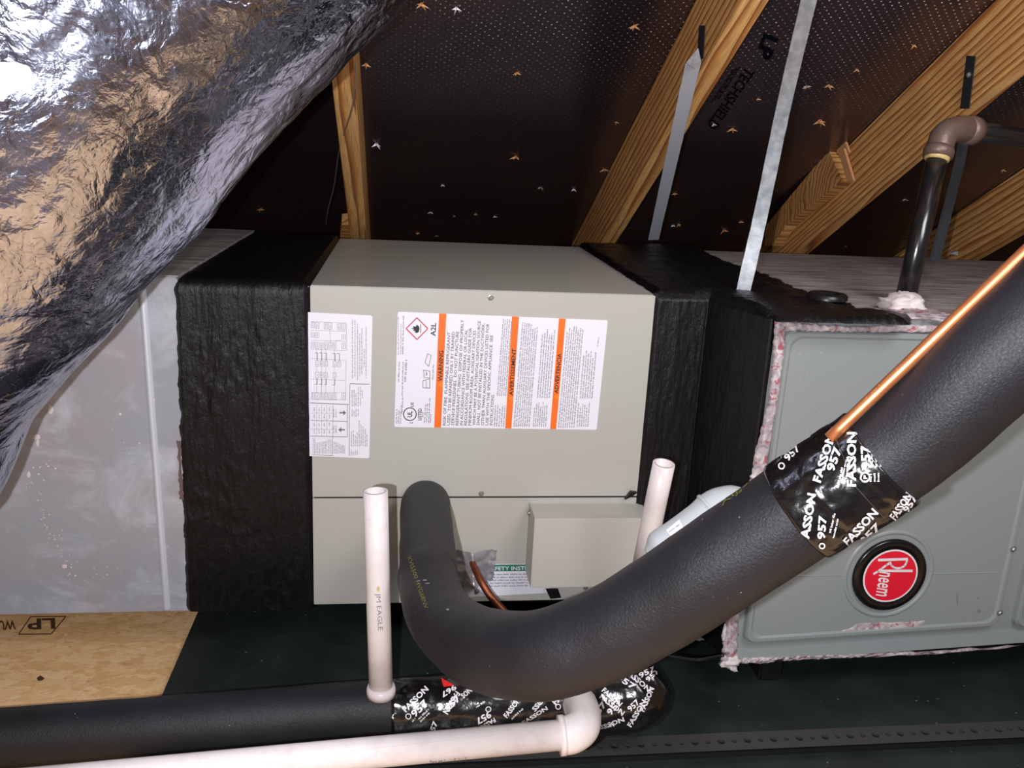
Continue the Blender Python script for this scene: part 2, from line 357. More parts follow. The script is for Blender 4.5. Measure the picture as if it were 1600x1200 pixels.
# ------------------------------------------------------------------ printed marks: laid out in photo points, dropped onto the real surface
_fc = {}
def glyphs(txt, bold):
    k = (txt, bold)
    if k in _fc: return _fc[k]
    cu = bpy.data.curves.new('t', 'FONT'); cu.body = txt; cu.size = 1; cu.resolution_u = 2; cu.offset = bold; cu.fill_mode = 'BOTH' if hasattr(cu, 'fill_mode') else cu.fill_mode
    o = bpy.data.objects.new('t', cu); C.objects.link(o); bpy.context.view_layer.update()
    me = o.to_mesh(); V = [(v.co.x, v.co.y) for v in me.vertices]; F = [tuple(p.vertices) for p in me.polygons]
    o.to_mesh_clear(); bpy.data.objects.remove(o); bpy.data.curves.remove(cu)
    _fc[k] = (V, F); return V, F
class Print:
    def __init__(s): s.v = []; s.f = []
    def poly(s, pts):
        n = len(s.v); s.v += [tuple(p) for p in pts]; s.f.append(tuple(range(n, n + len(pts)))); return s
    def text(s, t, a, b, h, bold=0.0, mirror=False):
        """baseline runs from a to b; h = capital height (photo points); glyph up is to the left of the direction of travel"""
        V, F = glyphs(t, bold); x0 = min(v[0] for v in V); x1 = max(v[0] for v in V)
        dx, dy = b[0] - a[0], b[1] - a[1]; L = math.hypot(dx, dy); ux, uy = dx / L, dy / L; vx, vy = uy, -ux
        n = len(s.v)
        for x, y in V:
            u = (x - x0) / (x1 - x0) * L; q = y / 0.73 * h
            s.v.append((a[0] + ux * u + vx * q, a[1] + uy * u + vy * q))
        s.f += [tuple(i + n for i in f) for f in F]; return s
    def line(s, a, b, w_=0.6):
        dx, dy = b[0] - a[0], b[1] - a[1]; L = math.hypot(dx, dy) or 1; vx, vy = -dy / L * w_ / 2, dx / L * w_ / 2
        return s.poly([(a[0] - vx, a[1] - vy), (b[0] - vx, b[1] - vy), (b[0] + vx, b[1] + vy), (a[0] + vx, a[1] + vy)])
    def loop(s, pts, w_=0.6):
        for i in range(len(pts)): s.line(pts[i], pts[(i + 1) % len(pts)], w_)
        return s
    def rect(s, x0, y0, x1, y1, w_=0.5): return s.loop([(x0, y0), (x1, y0), (x1, y1), (x0, y1)], w_)
    def ring(s, c, r0, r1, n=28, sx=1.0):
        for i in range(n):
            a, b = 2 * math.pi * i / n, 2 * math.pi * (i + 1) / n
            s.poly([(c[0] + sx * r * math.cos(t), c[1] + r * math.sin(t)) for r, t in ((r0, a), (r1, a), (r1, b), (r0, b))])
        return s
    def disc(s, c, r, n=28): return s.poly([(c[0] + r * math.cos(2 * math.pi * i / n), c[1] + r * math.sin(2 * math.pi * i / n)) for i in range(n)])
    def micro(s, a, b, h, fill=0.62):
        """a line of print too small to read: letter-sized ticks with word gaps"""
        dx, dy = b[0] - a[0], b[1] - a[1]; L = math.hypot(dx, dy); ux, uy = dx / L, dy / L; vx, vy = uy, -ux
        t = 0; word = random.randint(3, 9)
        while t < L - h * 0.5:
            lw = h * fill * random.uniform(0.35, 0.8); hh = h * random.choice((0.7, 0.75, 1.0)); q = h * random.choice((0, 0, 0.25)) * 0.5
            p = lambda u, q_: (a[0] + ux * u + vx * q_, a[1] + uy * u + vy * q_)
            s.poly([p(t, q), p(t + lw, q), p(t + lw, hh), p(t, hh)])
            t += lw + h * 0.22; word -= 1
            if word <= 0: t += h * 0.5; word = random.randint(3, 9)
        return s
    def build(s, name, mat, parent, pf, sub=0, label=None, stuff=None):
        V = s.v; F = s.f
        if sub:
            bm = bmesh.new(); vs = [bm.verts.new((x, y, 0)) for x, y in V]
            for f in F:
                try: bm.faces.new([vs[i] for i in f])
                except Exception: pass
            bmesh.ops.triangulate(bm, faces=bm.faces)
            for _ in range(4):
                ed = [e for e in bm.edges if e.calc_length() > sub]
                if not ed: break
                bmesh.ops.subdivide_edges(bm, edges=ed, cuts=1); bmesh.ops.triangulate(bm, faces=[f for f in bm.faces if len(f.verts) > 3])
            bm.verts.index_update(); V = [(v.co.x, v.co.y) for v in bm.verts]; F = [tuple(v.index for v in f.verts) for f in bm.faces]; bm.free()
        W = [pf(x, y) for x, y in V]
        good = [f for f in F if all(W[i] is not None for i in f)]
        if not good: return None
        used = sorted({i for f in good for i in f}); idx = {i: k for k, i in enumerate(used)}
        o = mk(name, [W[i] for i in used], [tuple(idx[i] for i in f) for f in good], mat, parent, label=label)
        if stuff or name in ('fine_print', 'diagram_print', 'printed_text', 'sealant_spots', 'dust_specks', 'yellow_marking', 'nicks', 'scuffs', 'label_print', 'floor_stamp', 'printed_mark'): o['kind'] = 'stuff'
        return o
def words(items, name, mat, parent, pf, sub, bold=0.032):
    for t, a, b, h in items: Print().text(t, a, b, h, bold).build(name, mat, parent, pf, sub)
def on_y(y): return lambda px, py: PY(px, py, y)
def on_mesh(objs, lift=0.0008):
    trees = []
    for o in objs:
        me = o.data; off = wloc(o)
        trees.append(BVHTree.FromPolygons([v.co + off for v in me.vertices], [tuple(p.vertices) for p in me.polygons]))
    def f(px, py):
        d = ray(px, py).normalized(); best = None
        for t in trees:
            h = t.ray_cast(CAM, d)
            if h[0] is not None and (best is None or h[3] < best[3]): best = h
        if best is None: return None
        nn = best[1] if best[1].dot(d) < 0 else -best[1]
        if -nn.dot(d) < 0.12: return None
        return best[0] + nn * lift
    return f
def screw(parent, p, nrm, r, name='screw'):
    nrm = Vector(nrm).normalized(); a = nrm.orthogonal().normalized(); b = nrm.cross(a)
    m = MB(); rings = [(1.35, 0.0), (1.35, 0.0009), (0.95, 0.0012), (0.9, 0.0032), (0.7, 0.0040)]
    v = []; S = 12
    for rr, h in rings: v += [Vector(p) + nrm * h + (a * math.cos(2 * math.pi * k / S) + b * math.sin(2 * math.pi * k / S)) * r * rr for k in range(S)]
    f = [(i * S + k, i * S + (k + 1) % S, (i + 1) * S + (k + 1) % S, (i + 1) * S + k) for i in range(len(rings) - 1) for k in range(S)]
    f.append(tuple(range((len(rings) - 1) * S, len(rings) * S)))
    m.add(v, f); return m.build(name, M['steel'], parent)

# ================================================================== THE SETTING
fl = MB().box(-2.6, 3.2, -1.12, 2.5, ZF - 0.03, ZF).build('floor', M['osb']); tag(fl, kind='structure')
for k in range(9): MB().box(-2.4 + k * 0.6, -2.362 + k * 0.6, -3.4, -1.13, ZF - 0.17, ZF - 0.031).build('unseen_joist', M['wood'], fl)  # joists added out of view to break up the foil duct's reflection
MB().box(-2.6, 3.2, -3.4, -1.125, ZF - 0.21, ZF - 0.19).build('unseen_batt', M['batt'], fl)  # dark layer added out of view to darken what the foil reflects
# roof deck: two foil-faced sheets meeting in a seam, laid on the rafters
ceil = bpy.data.objects.new('ceiling', None); C.objects.link(ceil); ceil.location = RQ + RN * RAFT; tag(ceil, kind='structure')
ceil.rotation_euler = (-PITCH, 0, 0)
def roof_local(p): return Matrix.Rotation(PITCH, 3, 'X') @ (p - (RQ + RN * RAFT))
seam = roof_local(PR(700, 344)).y
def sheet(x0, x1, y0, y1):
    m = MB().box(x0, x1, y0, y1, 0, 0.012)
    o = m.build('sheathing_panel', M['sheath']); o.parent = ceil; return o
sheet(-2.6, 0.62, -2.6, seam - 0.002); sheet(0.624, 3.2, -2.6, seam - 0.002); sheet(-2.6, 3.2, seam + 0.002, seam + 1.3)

def rafter(x0, x1, label, h=RAFT - 0.001, y0=-1.6, y1=0.62):
    """box laid along the slope; local x runs down the slope"""
    o = bpy.data.objects.new('roof_rafter', None); C.objects.link(o)
    c = RQ + Vector(((x0 + x1) / 2, 0, 0)); c -= Vector((0, RQ.y, 0)); c = Vector(((x0 + x1) / 2, RQ.y, RQ.z))
    o.location = c; o.rotation_euler = (-PITCH, 0, 0)
    m = MB(); w_ = (x1 - x0) / 2
    m.box(y0, y1, -w_, w_, 0, h)
    b = m.build('lumber', M['wood'], None, bevel=0.0015); b.parent = o; b.rotation_euler = (0, 0, math.pi / 2)
    tag(o, label, 'rafter', 'roof rafters under the foil sheathing')
    return o
r1 = rafter(-0.116, -0.077, 'short narrow pine rafter just right of the foil duct, behind the beige cabinet')
r2 = rafter(0.505, 0.545, 'pine rafter with a bent metal strap nailed to it, second from left')
r3 = rafter(1.03, 1.07, 'wide pine rafter with a splintered notch, above the black iron pipe')
r4 = rafter(1.52, 1.56, 'rafter at the right edge, mostly hidden behind the black iron pipe')
def roof_part(name, pts, d, mat, par, label=None):
    """a small wooden piece given in world space, put under a rotated rafter"""
    m = MB().prism(pts, d); o = m.build(name, mat)
    bpy.context.view_layer.update()
    o.parent = par; o.matrix_parent_inverse = par.matrix_world.inverted(); 
    if label: o['label'] = label
    return o
# scab block and splinter on the third rafter, small block at foot of the first
def on_x(x): return lambda px, py: PX(px, py, x)
q = [PX(1209, 384, 1.028), PX(1213, 352, 1.028), PX(1312, 235, 1.028), PX(1334, 283, 1.028), PX(1245, 352, 1.028), PX(1222, 384, 1.028)]
roof_part('scab_block', q, (-0.028, 0, 0), M['wood'], r3, 'short weathered block nailed to the rafter side')
q = [PX(1313, 234, 0.995), PX(1322, 232, 0.995), PX(1337, 282, 0.995), PX(1327, 283, 0.995)]
roof_part('splinter', q, (-0.006, 0, 0), M['splint'], r3, 'pale torn splinter')
q = [PX(1296, 190, 1.02), PX(1312, 188, 1.02), PX(1330, 238, 1.02), PX(1312, 240, 1.02)]
roof_part('splinter', q, (-0.006, 0, 0), M['splint'], r3)
q = [PR(534, 352, 0.02), PR(552, 350, 0.02), PR(549, 372, 0.02), PR(531, 372, 0.02)]
roof_part('block', q, RN * 0.03, M['wood'], r1, 'small pale wooden block at the rafter foot')

# nail tips that have pushed through the foil, with torn wood around them
def burst(px, py, s, kind):
    p = PR(px, py, RAFT); m = MB(); a = Vector((1, 0, 0)); b = Vector((0, math.cos(PITCH), -math.sin(PITCH))); nn = -RN
    k = random.randint(4, 6)
    for i in range(k):
        an = 2 * math.pi * i / k + random.uniform(-.5, .5); L = s * random.uniform(0.6, 1.3)
        d = a * math.cos(an) + b * math.sin(an); e = nn.cross(d) * s * 0.22
        tip = p + d * L + nn * s * random.uniform(0.3, 0.8)
        m.add([p - e, p + e, tip, p + nn * s * 0.35], [(0, 1, 2), (0, 2, 3), (1, 3, 2), (0, 3, 1)])
    o = m.build('nail_burst', M[kind]); bpy.context.view_layer.update()
    o.parent = ceil; o.matrix_parent_inverse = ceil.matrix_world.inverted()
for px, py, s, k in [(572, 100, 9, 'splint'), (658, 6, 9, 'splint'), (713, 12, 8, 'whiteink'), (991, 40, 9, 'splint'), (808, 113, 7, 'splint'), (806, 244, 10, 'splint'),
                     (588, 224, 12, 'whiteink'), (845, 292, 7, 'steel'), (896, 295, 7, 'whiteink'), (692, 289, 4, 'whiteink'), (673, 331, 6, 'steel'), (709, 337, 5, 'steel'), (743, 334, 5, 'splint'), (773, 338, 5, 'whiteink'),
                     (653, 364, 5, 'splint'), (682, 368, 5, 'steel'), (944, 264, 9, 'splint'), (963, 190, 6, 'splint'), (1144, 201, 8, 'splint'), (1115, 194, 5, 'whiteink'), (1184, 154, 6, 'splint'), (1260, 134, 6, 'steel'),
                     (1261, 135, 6, 'splint'), (1294, 133, 8, 'splint'), (1054, 302, 6, 'splint'), (1060, 350, 7, 'splint'), (1131, 359, 10, 'splint'), (1158, 346, 7, 'splint'), (1052, 352, 5, 'whiteink'), (1339, 108, 5, 'splint'),
                     (1428, 70, 7, 'splint'), (1281, 188, 14, 'splint'), (1414, 311, 7, 'steel'), (1321, 384, 6, 'steel'), (1539, 312, 7, 'splint'), (1567, 265, 7, 'splint'), (407, 326, 7, 'splint'), (560, 347, 4, 'splint')]:
    burst(px, py, s / 1345 * 1.8, k)
# gable ends, far left and right outside the frame
for nm, x in (('wall_left', -2.62), ('wall_right', 3.2)):
    tag(MB().prism([(x, -2.2, ZF), (x, 2.35, ZF), (x, -2.2, 1.65)], (0.02, 0, 0)).build(nm, M['osb']), kind='structure')
# printing on the sheathing
P1 = Print(); roofp = lambda px, py: PR(px, py, RAFT - 0.0006)
P1.text('LP', (1195, 52), (1181, 88), 24, 0.04)
P1.text('TECHSHIELD', (1166, 104), (1104, 196), 17, 0.02)
bpy.context.view_layer.update()
o = P1.build('printed_mark', M['navy'], None, roofp); o.parent = ceil; o.matrix_parent_inverse = ceil.matrix_world.inverted(); o['label'] = 'large dark blue lettering on the foil'
P1 = Print()
for k in range(3): P1.micro((1155 - k * 5, 104 + k * 2), (1120 - k * 5, 156 + k * 2), 3)
o = P1.build('fine_print', M['navy'], None, roofp); o.parent = ceil; o.matrix_parent_inverse = ceil.matrix_world.inverted()
# stamp on the floor board
P1 = Print(); fp = lambda px, py: PZ(px, py, ZF + 0.0006)
P1.loop([(48, 963.5), (103, 963), (80, 990.5), (29, 991)], 1.6)
P1.text('LP', (86, 966), (42, 967.5), -0.1 + 17, 0.03)
P1.text('WUT', (24, 969), (-14, 971), 15, 0.02)
P1.build('floor_stamp', M['stamp'], fl, fp, label='upside-down boxed brown stamp')
P1 = Print(); P1.poly([(57, 1060), (63, 1055), (70, 1060), (66, 1063), (60, 1064)]); P1.build('knot', M['stamp'], fl, fp)

# ================================================================== DRAIN PAN + RAIL
pan = thing('drain_pan', (0.6, 0.2, ZF), 'dark green-black metal drain pan on the wooden floor under the units', 'drain pan')
YP = -0.262
MB().box(-0.362, 2.0, YP, 0.86, ZF + 0.001, ZF + 0.012).build('pan_base', M['pan'], pan, bevel=0.001)
MB().prism([(-0.362, YP + 0.002, ZF + 0.002), (2.0, YP + 0.002, ZF + 0.002), (2.0, YP - 0.30, ZF + 0.001), (-0.362, YP - 0.30, ZF + 0.001)], (0, 0, 0.006)).build('front_flange', M['pan'], pan)
rail = MB(); pitch = 0.021; z = ZF + 0.020; ya, yb = YP - 0.036, YP + 0.004; yc = (ya + yb) / 2
n = int(2.34 / pitch); S = 12
for i in range(n):
    x0 = -0.35 + i * pitch; xc = x0 + pitch / 2; r = 0.0058 if i % 2 == 0 else 0.0042
    hole = [(xc + r * math.cos(2 * math.pi * k / S + math.pi / 4 ), yc + r * math.sin(2 * math.pi * k / S + math.pi / 4), z) for k in range(S)]
    low = [(a, b, z - 0.004) for a, b, _ in hole]
    hx, hy = pitch / 2, (yb - ya) / 2
    def edge(k):
        an = 2 * math.pi * k / S + math.pi / 4; cx, cy = math.cos(an), math.sin(an); m_ = max(abs(cx), abs(cy)); return (xc + cx / m_ * hx, yc + cy / m_ * hy, z)
    outer = [edge(k) for k in range(S)]
    rail.add(outer + hole + low, [(k, (k + 1) % S, S + (k + 1) % S, S + k) for k in range(S)] + [(S + k, S + (k + 1) % S, 2 * S + (k + 1) % S, 2 * S + k) for k in range(S)])
rail.build('perforated_rail', M['railm'], pan, label='rail pierced with a row of round holes')
MB().box(-0.35, -0.35 + n * pitch, ya, yb, ZF + 0.008, z - 0.004).build('rail_backing', M['dark'], pan)

# ================================================================== SHEET METAL DUCT (left)
duct = thing('supply_duct', (-0.8, 0.35, ZB - 0.008), 'galvanised sheet metal duct box at left, smeared with white sealant', 'duct')
XD = PY(280, 700).x
MB().box(-1.5, XD + 0.01, 0, 0.73, ZB - 0.008, ZT + 0.006).build('duct_body', M['galv'], duct, bevel=0.002)
MB().box(-1.5, XD + 0.01, 0.004, 0.728, ZT + 0.0062, ZT + 0.0085).build('duct_top', M['top'], duct, label='dusty mottled duct top')
# standing cleat (vertical raised bead)
a, b = PY(223, 470), PY(258, 905)
rib = MB(); N = 24
for i in range(N + 1):
    c = a.lerp(b, i / N) if False else Vector((a.x + (b.x - a.x) * i / N, 0, ZT + 0.004 + (ZB - ZT - 0.006) * i / N))
    rib.v += [c + Vector((dx, dy, 0)) for dx, dy in ((-0.006, 0.0005), (-0.003, -0.0035), (0, -0.0048), (0.003, -0.0035), (0.006, 0.0005))]
for i in range(N):
    for k in range(4): rib.f.append((i * 5 + k, i * 5 + k + 1, (i + 1) * 5 + k + 1, (i + 1) * 5 + k))
rib.build('seam_rib', M['brightstrap'], duct, True)
P1 = Print(); fpl = on_y(-0.0006)
def blob(P, cx, cy, rx, ry, n=14, j=0.35):
    P.poly([(cx + rx * math.cos(2 * math.pi * k / n) * random.uniform(1 - j, 1), cy + ry * math.sin(2 * math.pi * k / n) * random.uniform(1 - j, 1)) for k in range(n)])
for c in [(79, 640, 5, 9), (57, 683, 7, 5), (59, 692, 3, 7), (188, 647, 2.5, 3), (42, 672, 2, 2), (241, 625, 2, 2), (101, 885, 5, 4), (45, 742, 3, 6)]: blob(P1, *c)
for k in range(46):
    t = random.random(); blob(P1, 44 + 60 * t + random.gauss(0, 5), 748 + 130 * t + random.gauss(0, 6), random.uniform(0.5, 1.6), random.uniform(0.5, 1.8), 7)
for k in range(60): blob(P1, random.uniform(120, 285), random.uniform(560, 950), random.uniform(0.3, 0.9), random.uniform(0.3, 0.9), 6)
P1.build('sealant_spots', M['mastic'], duct, fpl, label='white dried sealant spots')

# ================================================================== TAR WRAPS
def wrap(name, parent, x0, x1, y0, zb, yb, thick, nu=110, nv=260, amp=0.004, mat=None, seed=0, jagl=0.0, jagr=0.0, zt=ZT, x0b=None, x1b=None):
    """sheet following the front (z zb..zt at y0) and then the top (y0..yb), lumpy like brushed mastic"""
    H = zt - zb; D = yb - y0; L = H + D; v = []; f = []; R = 0.012
    x0b = x0 if x0b is None else x0b; x1b = x1 if x1b is None else x1b
    for j in range(nv + 1):
        s = L * j / nv
        if s < H - R: p = Vector((0, y0, zb + s)); nn = Vector((0, -1, 0))
        elif s > H + R: p = Vector((0, y0 + s - H, zt)); nn = Vector((0, 0, 1))
        else:
            t = (s - H + R) / (2 * R) * math.pi / 2
            p = Vector((0, y0 + R - R * math.cos(t), zt - R + R * math.sin(t))); nn = Vector((0, -math.cos(t), math.sin(t)))
        ja = jagl * (nz((0, s, 0), 40, seed) + 0.5 * nz((0, s, 0), 160, seed)); jb = jagr * nz((0, s, 0), 50, seed + 3)
        tt = min(1, s / H)
        X0 = x0b + (x0 - x0b) * tt; X1 = x1b + (x1 - x1b) * tt
        for i in range(nu + 1):
            u = i / nu; x = X0 + ja + (X1 + jb - X0 - ja) * u
            e = min(1, min(u, 1 - u) * 22)
            lump = nz((x, s * 0.12, 0), 22, seed) * 0.7 + abs(nz((x, s * 0.10, 0), 120, seed + 5)) * 0.3 + (nz((x, s * 0.5, 0), 80, seed + 9) * 0.45 + nz((x, s, 0), 190, seed + 2) * 0.3) * max(0, min(1, nz((x, s, 0), 9, seed + 4) * 2 + 0.45))
            top = 0.35 if s > H + R else 1.0
            v.append(p + Vector((x, 0, 0)) + nn * (-0.003 + (thick + 0.003) * e + amp * lump * e * top))
    for j in range(nv):
        for i in range(nu):
            k = j * (nu + 1) + i; f.append((k, k + 1, k + nu + 2, k + nu + 1))
    return mk(name, v, f, mat or M['tar'], parent, True)
colL = thing('mastic_collar', ((XD + XC0) / 2, 0.3, ZB - 0.01), 'black tarred collar joining the galvanised duct to the beige cabinet', 'duct joint', 'tarred joints either side of the beige cabinet')
MB().box(XD + 0.012, XC0 - 0.002, 0.004, 0.70, ZB - 0.004, ZT - 0.002).build('sleeve', M['galv'], colL)
wrap('mastic_coat', colL, PY(270, 432).x, XC0 + 0.0005, 0.0, ZB - 0.006, 0.705, 0.006, seed=1, jagl=0.0035, amp=0.0040, x0b=PY(289, 955).x)
mk('torn_tape', *(lambda m: (m.v, m.f))(ribbon_px([(277, 690), (279, 740), (281, 780)], [(282, 690), (285, 740), (288, 780)], on_y(-0.0012), 0.001, (0, -1, 0), 8, 1.5)), M['tornbrown'], colL, label='brownish torn tape edge')

# ================================================================== COIL CABINET
coil = thing('coil_cabinet', ((XC0 + XC1) / 2, 0.35, ZB), 'beige painted sheet metal cabinet with warning stickers, centre', 'air handler')
zs = PY(750, 777).z
MB().box(XC0, XC1, 0.0035, 0.70, ZB, ZT).build('cabinet_body', M['beige'], coil, bevel=0.0015)
MB().box(XC0 + 0.0004, XC1 - 0.0004, 0, 0.0036, zs + 0.0012, ZT - 0.0006).build('upper_panel', M['beige'], coil, bevel=0.0008)
MB().box(XC0 + 0.0004, XC1 - 0.0004, 0, 0.0036, ZB, zs - 0.0012).build('lower_panel', M['beige'], coil, bevel=0.0008)
MB().box(XC0 + 0.003, XC1 - 0.003, 0.0, 0.0036, zs - 0.0009, zs + 0.0009).build('panel_gap', M['dark'], coil)
for p in [(767, 465), (752, 771), (745, 924), (915, 918)]: screw(coil, PY(*p), (0, -1, 0), 0.0034)
# embossed mark left of sticker
P1 = Print(); P1.rect(608.5, 487, 611.5, 514, 0.5); P1.build('embossed_mark', M['beige'], coil, on_y(-0.0004))

def sticker(name, corners, parent, y, label, th=0.0007):
    pts = [PY(*c, y) for c in corners]
    # rounded corners
    out = []
    n = len(pts)
    for i in range(n):
        a, b, c = pts[i - 1], pts[i], pts[(i + 1) % n]; r = 0.0035
        p0 = b + (a - b).normalized() * r; p1 = b + (c - b).normalized() * r
        for k in range(5):
            t = k / 4; out.append(p0 * (1 - t) ** 2 + b * 2 * t * (1 - t) + p1 * t * t)
    return MB().prism(out, (0, -th, 0)).build(name, M['white'], parent, label=label)
# --- wiring diagram sticker
s1 = sticker('wiring_sticker', [(478, 487.5), (582, 493), (577, 716), (478, 712)], coil, 0.0, 'white wiring diagram sticker, partly under the black mastic')
Y1 = on_y(-0.0010)
def c6(x, y): return (470 + x / 4.615, 470 + y / 4.615)
P = Print(); Pg = Print()
def bx6(x0, y0, x1, y1, w_=0.5): P.loop([c6(x0, y0), c6(x1, y0), c6(x1, y1), c6(x0, y1)], w_)
for x0, x1, ys in [(75, 98, [(155, 195), (230, 262), (300, 340), (665, 705)]), (105, 130, [(157, 200), (228, 265), (300, 345), (432, 472), (515, 555), (665, 708)]),
                   (140, 160, [(305, 342), (432, 472), (517, 555), (668, 705)]), (168, 193, [(158, 204), (300, 345), (435, 474), (518, 558), (668, 712)]),
                   (202, 224, [(160, 205), (300, 342), (668, 712)]), (232, 255, [(300, 342), (436, 476), (518, 558), (668, 712)]), (264, 288, [(165, 208), (438, 476)]),
                   (296, 322, [(165, 210), (245, 275), (305, 345), (668, 710)])]:
    for a_, b_ in ys:
        bx6(x0, a_, x1, b_); P.micro(c6((x0 + x1) / 2 + 3, b_ - 8), c6((x0 + x1) / 2 + 3, a_ + 6), 1.6)
for x in (115, 150, 180, 243):
    P.line(c6(x, 345), c6(x, 432), 0.4); P.line(c6(x, 473), c6(x, 517), 0.3); P.line(c6(x, 558), c6(x, 668), 0.4)
for (xa, xb, y0, y1) in [(100, 120, 375, 430), (133, 152, 375, 430), (165, 185, 378, 430), (228, 248, 380, 435), (258, 278, 380, 435), (98, 118, 560, 605), (133, 152, 560, 605), (168, 184, 562, 606), (228, 245, 565, 608)]:
    P.line(c6(xb, y0), c6(xb, y1), 1.0); P.line(c6(xa, y0 + (0 if y0 < 500 else 42)), c6(xb, y0 + (0 if y0 < 500 else 42)), 0.8)
for a_, b_ in [((75, 150), (325, 160)), ((75, 212), (325, 220)), ((75, 285), (325, 292)), ((75, 350), (325, 358)), ((75, 415), (325, 430)), ((75, 565), (320, 575)), ((75, 660), (325, 660)), ((75, 712), (325, 715)), ((210, 205), (214, 300)), ((240, 290), (290, 285)), ((325, 430), (323, 712)), ((330, 155), (330, 358))]:
    P.line(c6(*a_), c6(*b_), 0.4)
for a_, b_, w_ in [((70, 737), (350, 748), 1.2), ((350, 748), (350, 1118), 0.9), ((232, 752), (228, 1115), 0.6), ((70, 862), (335, 870), 0.9), ((70, 975), (335, 982), 0.9), ((335, 752), (335, 982), 0.8), ((355, 598), (495, 602), 1.1), ((355, 598), (352, 745), 0.8), ((80, 1110), (228, 1115), 0.8)]:
    P.line(c6(*a_), c6(*b_), w_)
for x in (115, 150, 187): P.line(c6(x, 750), c6(x, 975), 0.4)
for y in (808, 925): P.line(c6(70, y), c6(228, y + 2), 0.4)
for cx, cy in [(c, r) for c in (98, 132, 170, 207) for r in (795, 848, 905, 958)]: P.micro(c6(cx + 3, cy), c6(cx + 3, cy - 30), 1.8)
for (x, ya, yb) in [(300, 790, 825), (300, 912, 948)]:   # bold arrows
    up = ya < 900
    P.line(c6(278, (ya + yb) / 2), c6(318, (ya + yb) / 2), 2.4)
    tip = c6(328, (ya + yb) / 2) if up else c6(270, (ya + yb) / 2); bs = 306 if up else 292
    P.poly([tip, c6(bs, ya - 2), c6(bs, yb + 2)])
for x in (242, 258): P.micro(c6(x, 840), c6(x, 780), 1.8); P.micro(c6(x, 955), c6(x, 895), 1.8)
for i, (x, a_, b_) in enumerate([(372, 560, 130), (390, 550, 135), (408, 570, 160), (424, 545, 235), (440, 530, 195), (456, 480, 340), (470, 560, 180)]): P.micro(c6(x + 4, a_), c6(x + 4, b_), 1.7)
for x, a_, b_ in [(372, 760, 640), (386, 760, 640), (400, 755, 660), (416, 760, 620), (430, 755, 615), (444, 700, 640), (372, 835, 780), (386, 830, 790), (400, 835, 775), (416, 830, 780), (366, 1050, 940), (380, 1050, 930), (394, 1048, 970), (408, 1050, 950), (422, 1050, 860), (436, 1045, 890), (450, 1045, 900), (466, 1050, 920), (478, 1048, 960), (366, 1115, 1070), (380, 1110, 1085), (394, 1112, 1075), (408, 1112, 1072)]: P.micro(c6(x + 2, a_), c6(x + 2, b_), 1.7)
for x in range(92, 226, 11): P.micro(c6(x, 1100), c6(x, 985 + (x * 7) % 40), 1.4)
for x in range(242, 325, 11): P.micro(c6(x, 1100), c6(x, 1000 + (x * 5) % 50), 1.6)
P.build('diagram_print', M['greyink'], s1, Y1)

# --- warning sticker
s2 = sticker('warning_sticker', [(621.5, 487), (949.5, 500.5), (932, 671.5), (616, 667)], coil, 0.0, 'wide white warning sticker with three orange bars')
for (a_, b_, c_, d_), lab in [(((686, 489.8), (697.5, 490.2), (689, 668.2), (678.3, 667.9)), 'first orange bar'), (((800, 494.5), (811, 494.9), (799, 669.6), (789.3, 669.4)), 'middle orange bar'), (((873.5, 497.5), (884, 497.9), (869, 670.6), (859.5, 670.4)), 'last orange bar')]:
    p = Print().poly([a_, b_, c_, d_]); p.build('orange_bar', M['orange'], s2, on_y(-0.0009), label=lab)
K = Print(); G = Print(); K2 = Print()
def c7(x, y): return (600 + x / 6, 480 + y / 6)
L_ = ['RISK OF FIRE  FLAMMABLE REFRIGERANT', 'USED  TO BE REPAIRED ONLY BY TRAINED', 'SERVICE PERSONNEL  DO NOT PUNCTURE', 'REFRIGERANT TUBING  DISPOSE OF PROPERLY', 'IN ACCORDANCE WITH FEDERAL OR LOCAL', 'REGULATIONS. SEE INSTALLERS GUIDE FOR', 'MINIMUM ROOM AREA. AUXILIARY DEVICES', 'WHICH MAY BE A POTENTIAL IGNITION SOURCE', 'SHALL  NOT BE INSTALLED IN THE DUCTWORK,', 'OTHER THAN AUXILIARY DEVICES LISTED FOR', 'USE WITH THE SPECIFIC APPLIANCE. SEE', 'INSTRUCTIONS.']
bxs = [578, 618, 657, 698, 738, 777, 816, 856, 895, 937, 978, 1018]; tys = [235, 230, 228, 118, 212, 195, 220, 130, 150, 155, 262, 815]
for t, x, y in zip(L_, bxs, tys): K.text(t, c7(x, 1108), c7(x + 0.052 * (1108 - y), y), 4.8, 0.0)
K.text('A2L', c7(483, 272), c7(488, 148), 8, 0.02)
K.text('LISTED', c7(350, 1060), c7(353, 950), 5.5, 0.02); K.text('UL', c7(262, 1032), c7(264, 975), 7.5, 0.03); K.text('C', c7(268, 1090), c7(268, 1074), 4.5, 0.02); K.text('US', c7(278, 935), c7(279, 893), 4.8, 0.02)
K.ring(c7(243, 1003), 9.2, 10.6)
words([('WARNING', (691, 596), (692.8, 548), 7.2), ('AVERTISSEMENT', (801.5, 618), (806.3, 545), 6.4), ('ADVERTENCIA', (871.8, 615), (877.5, 552.5), 6.2)], 'bar_lettering', M['ink'], s2, on_y(-0.0013), 0, 0.02)
for c in ((688.8, 601), (799, 623), (869, 620)): K2.loop([(c[0] - 3, c[1]), (c[0] + 2.5, c[1] - 3), (c[0] + 2.5, c[1] + 3)], 0.7)
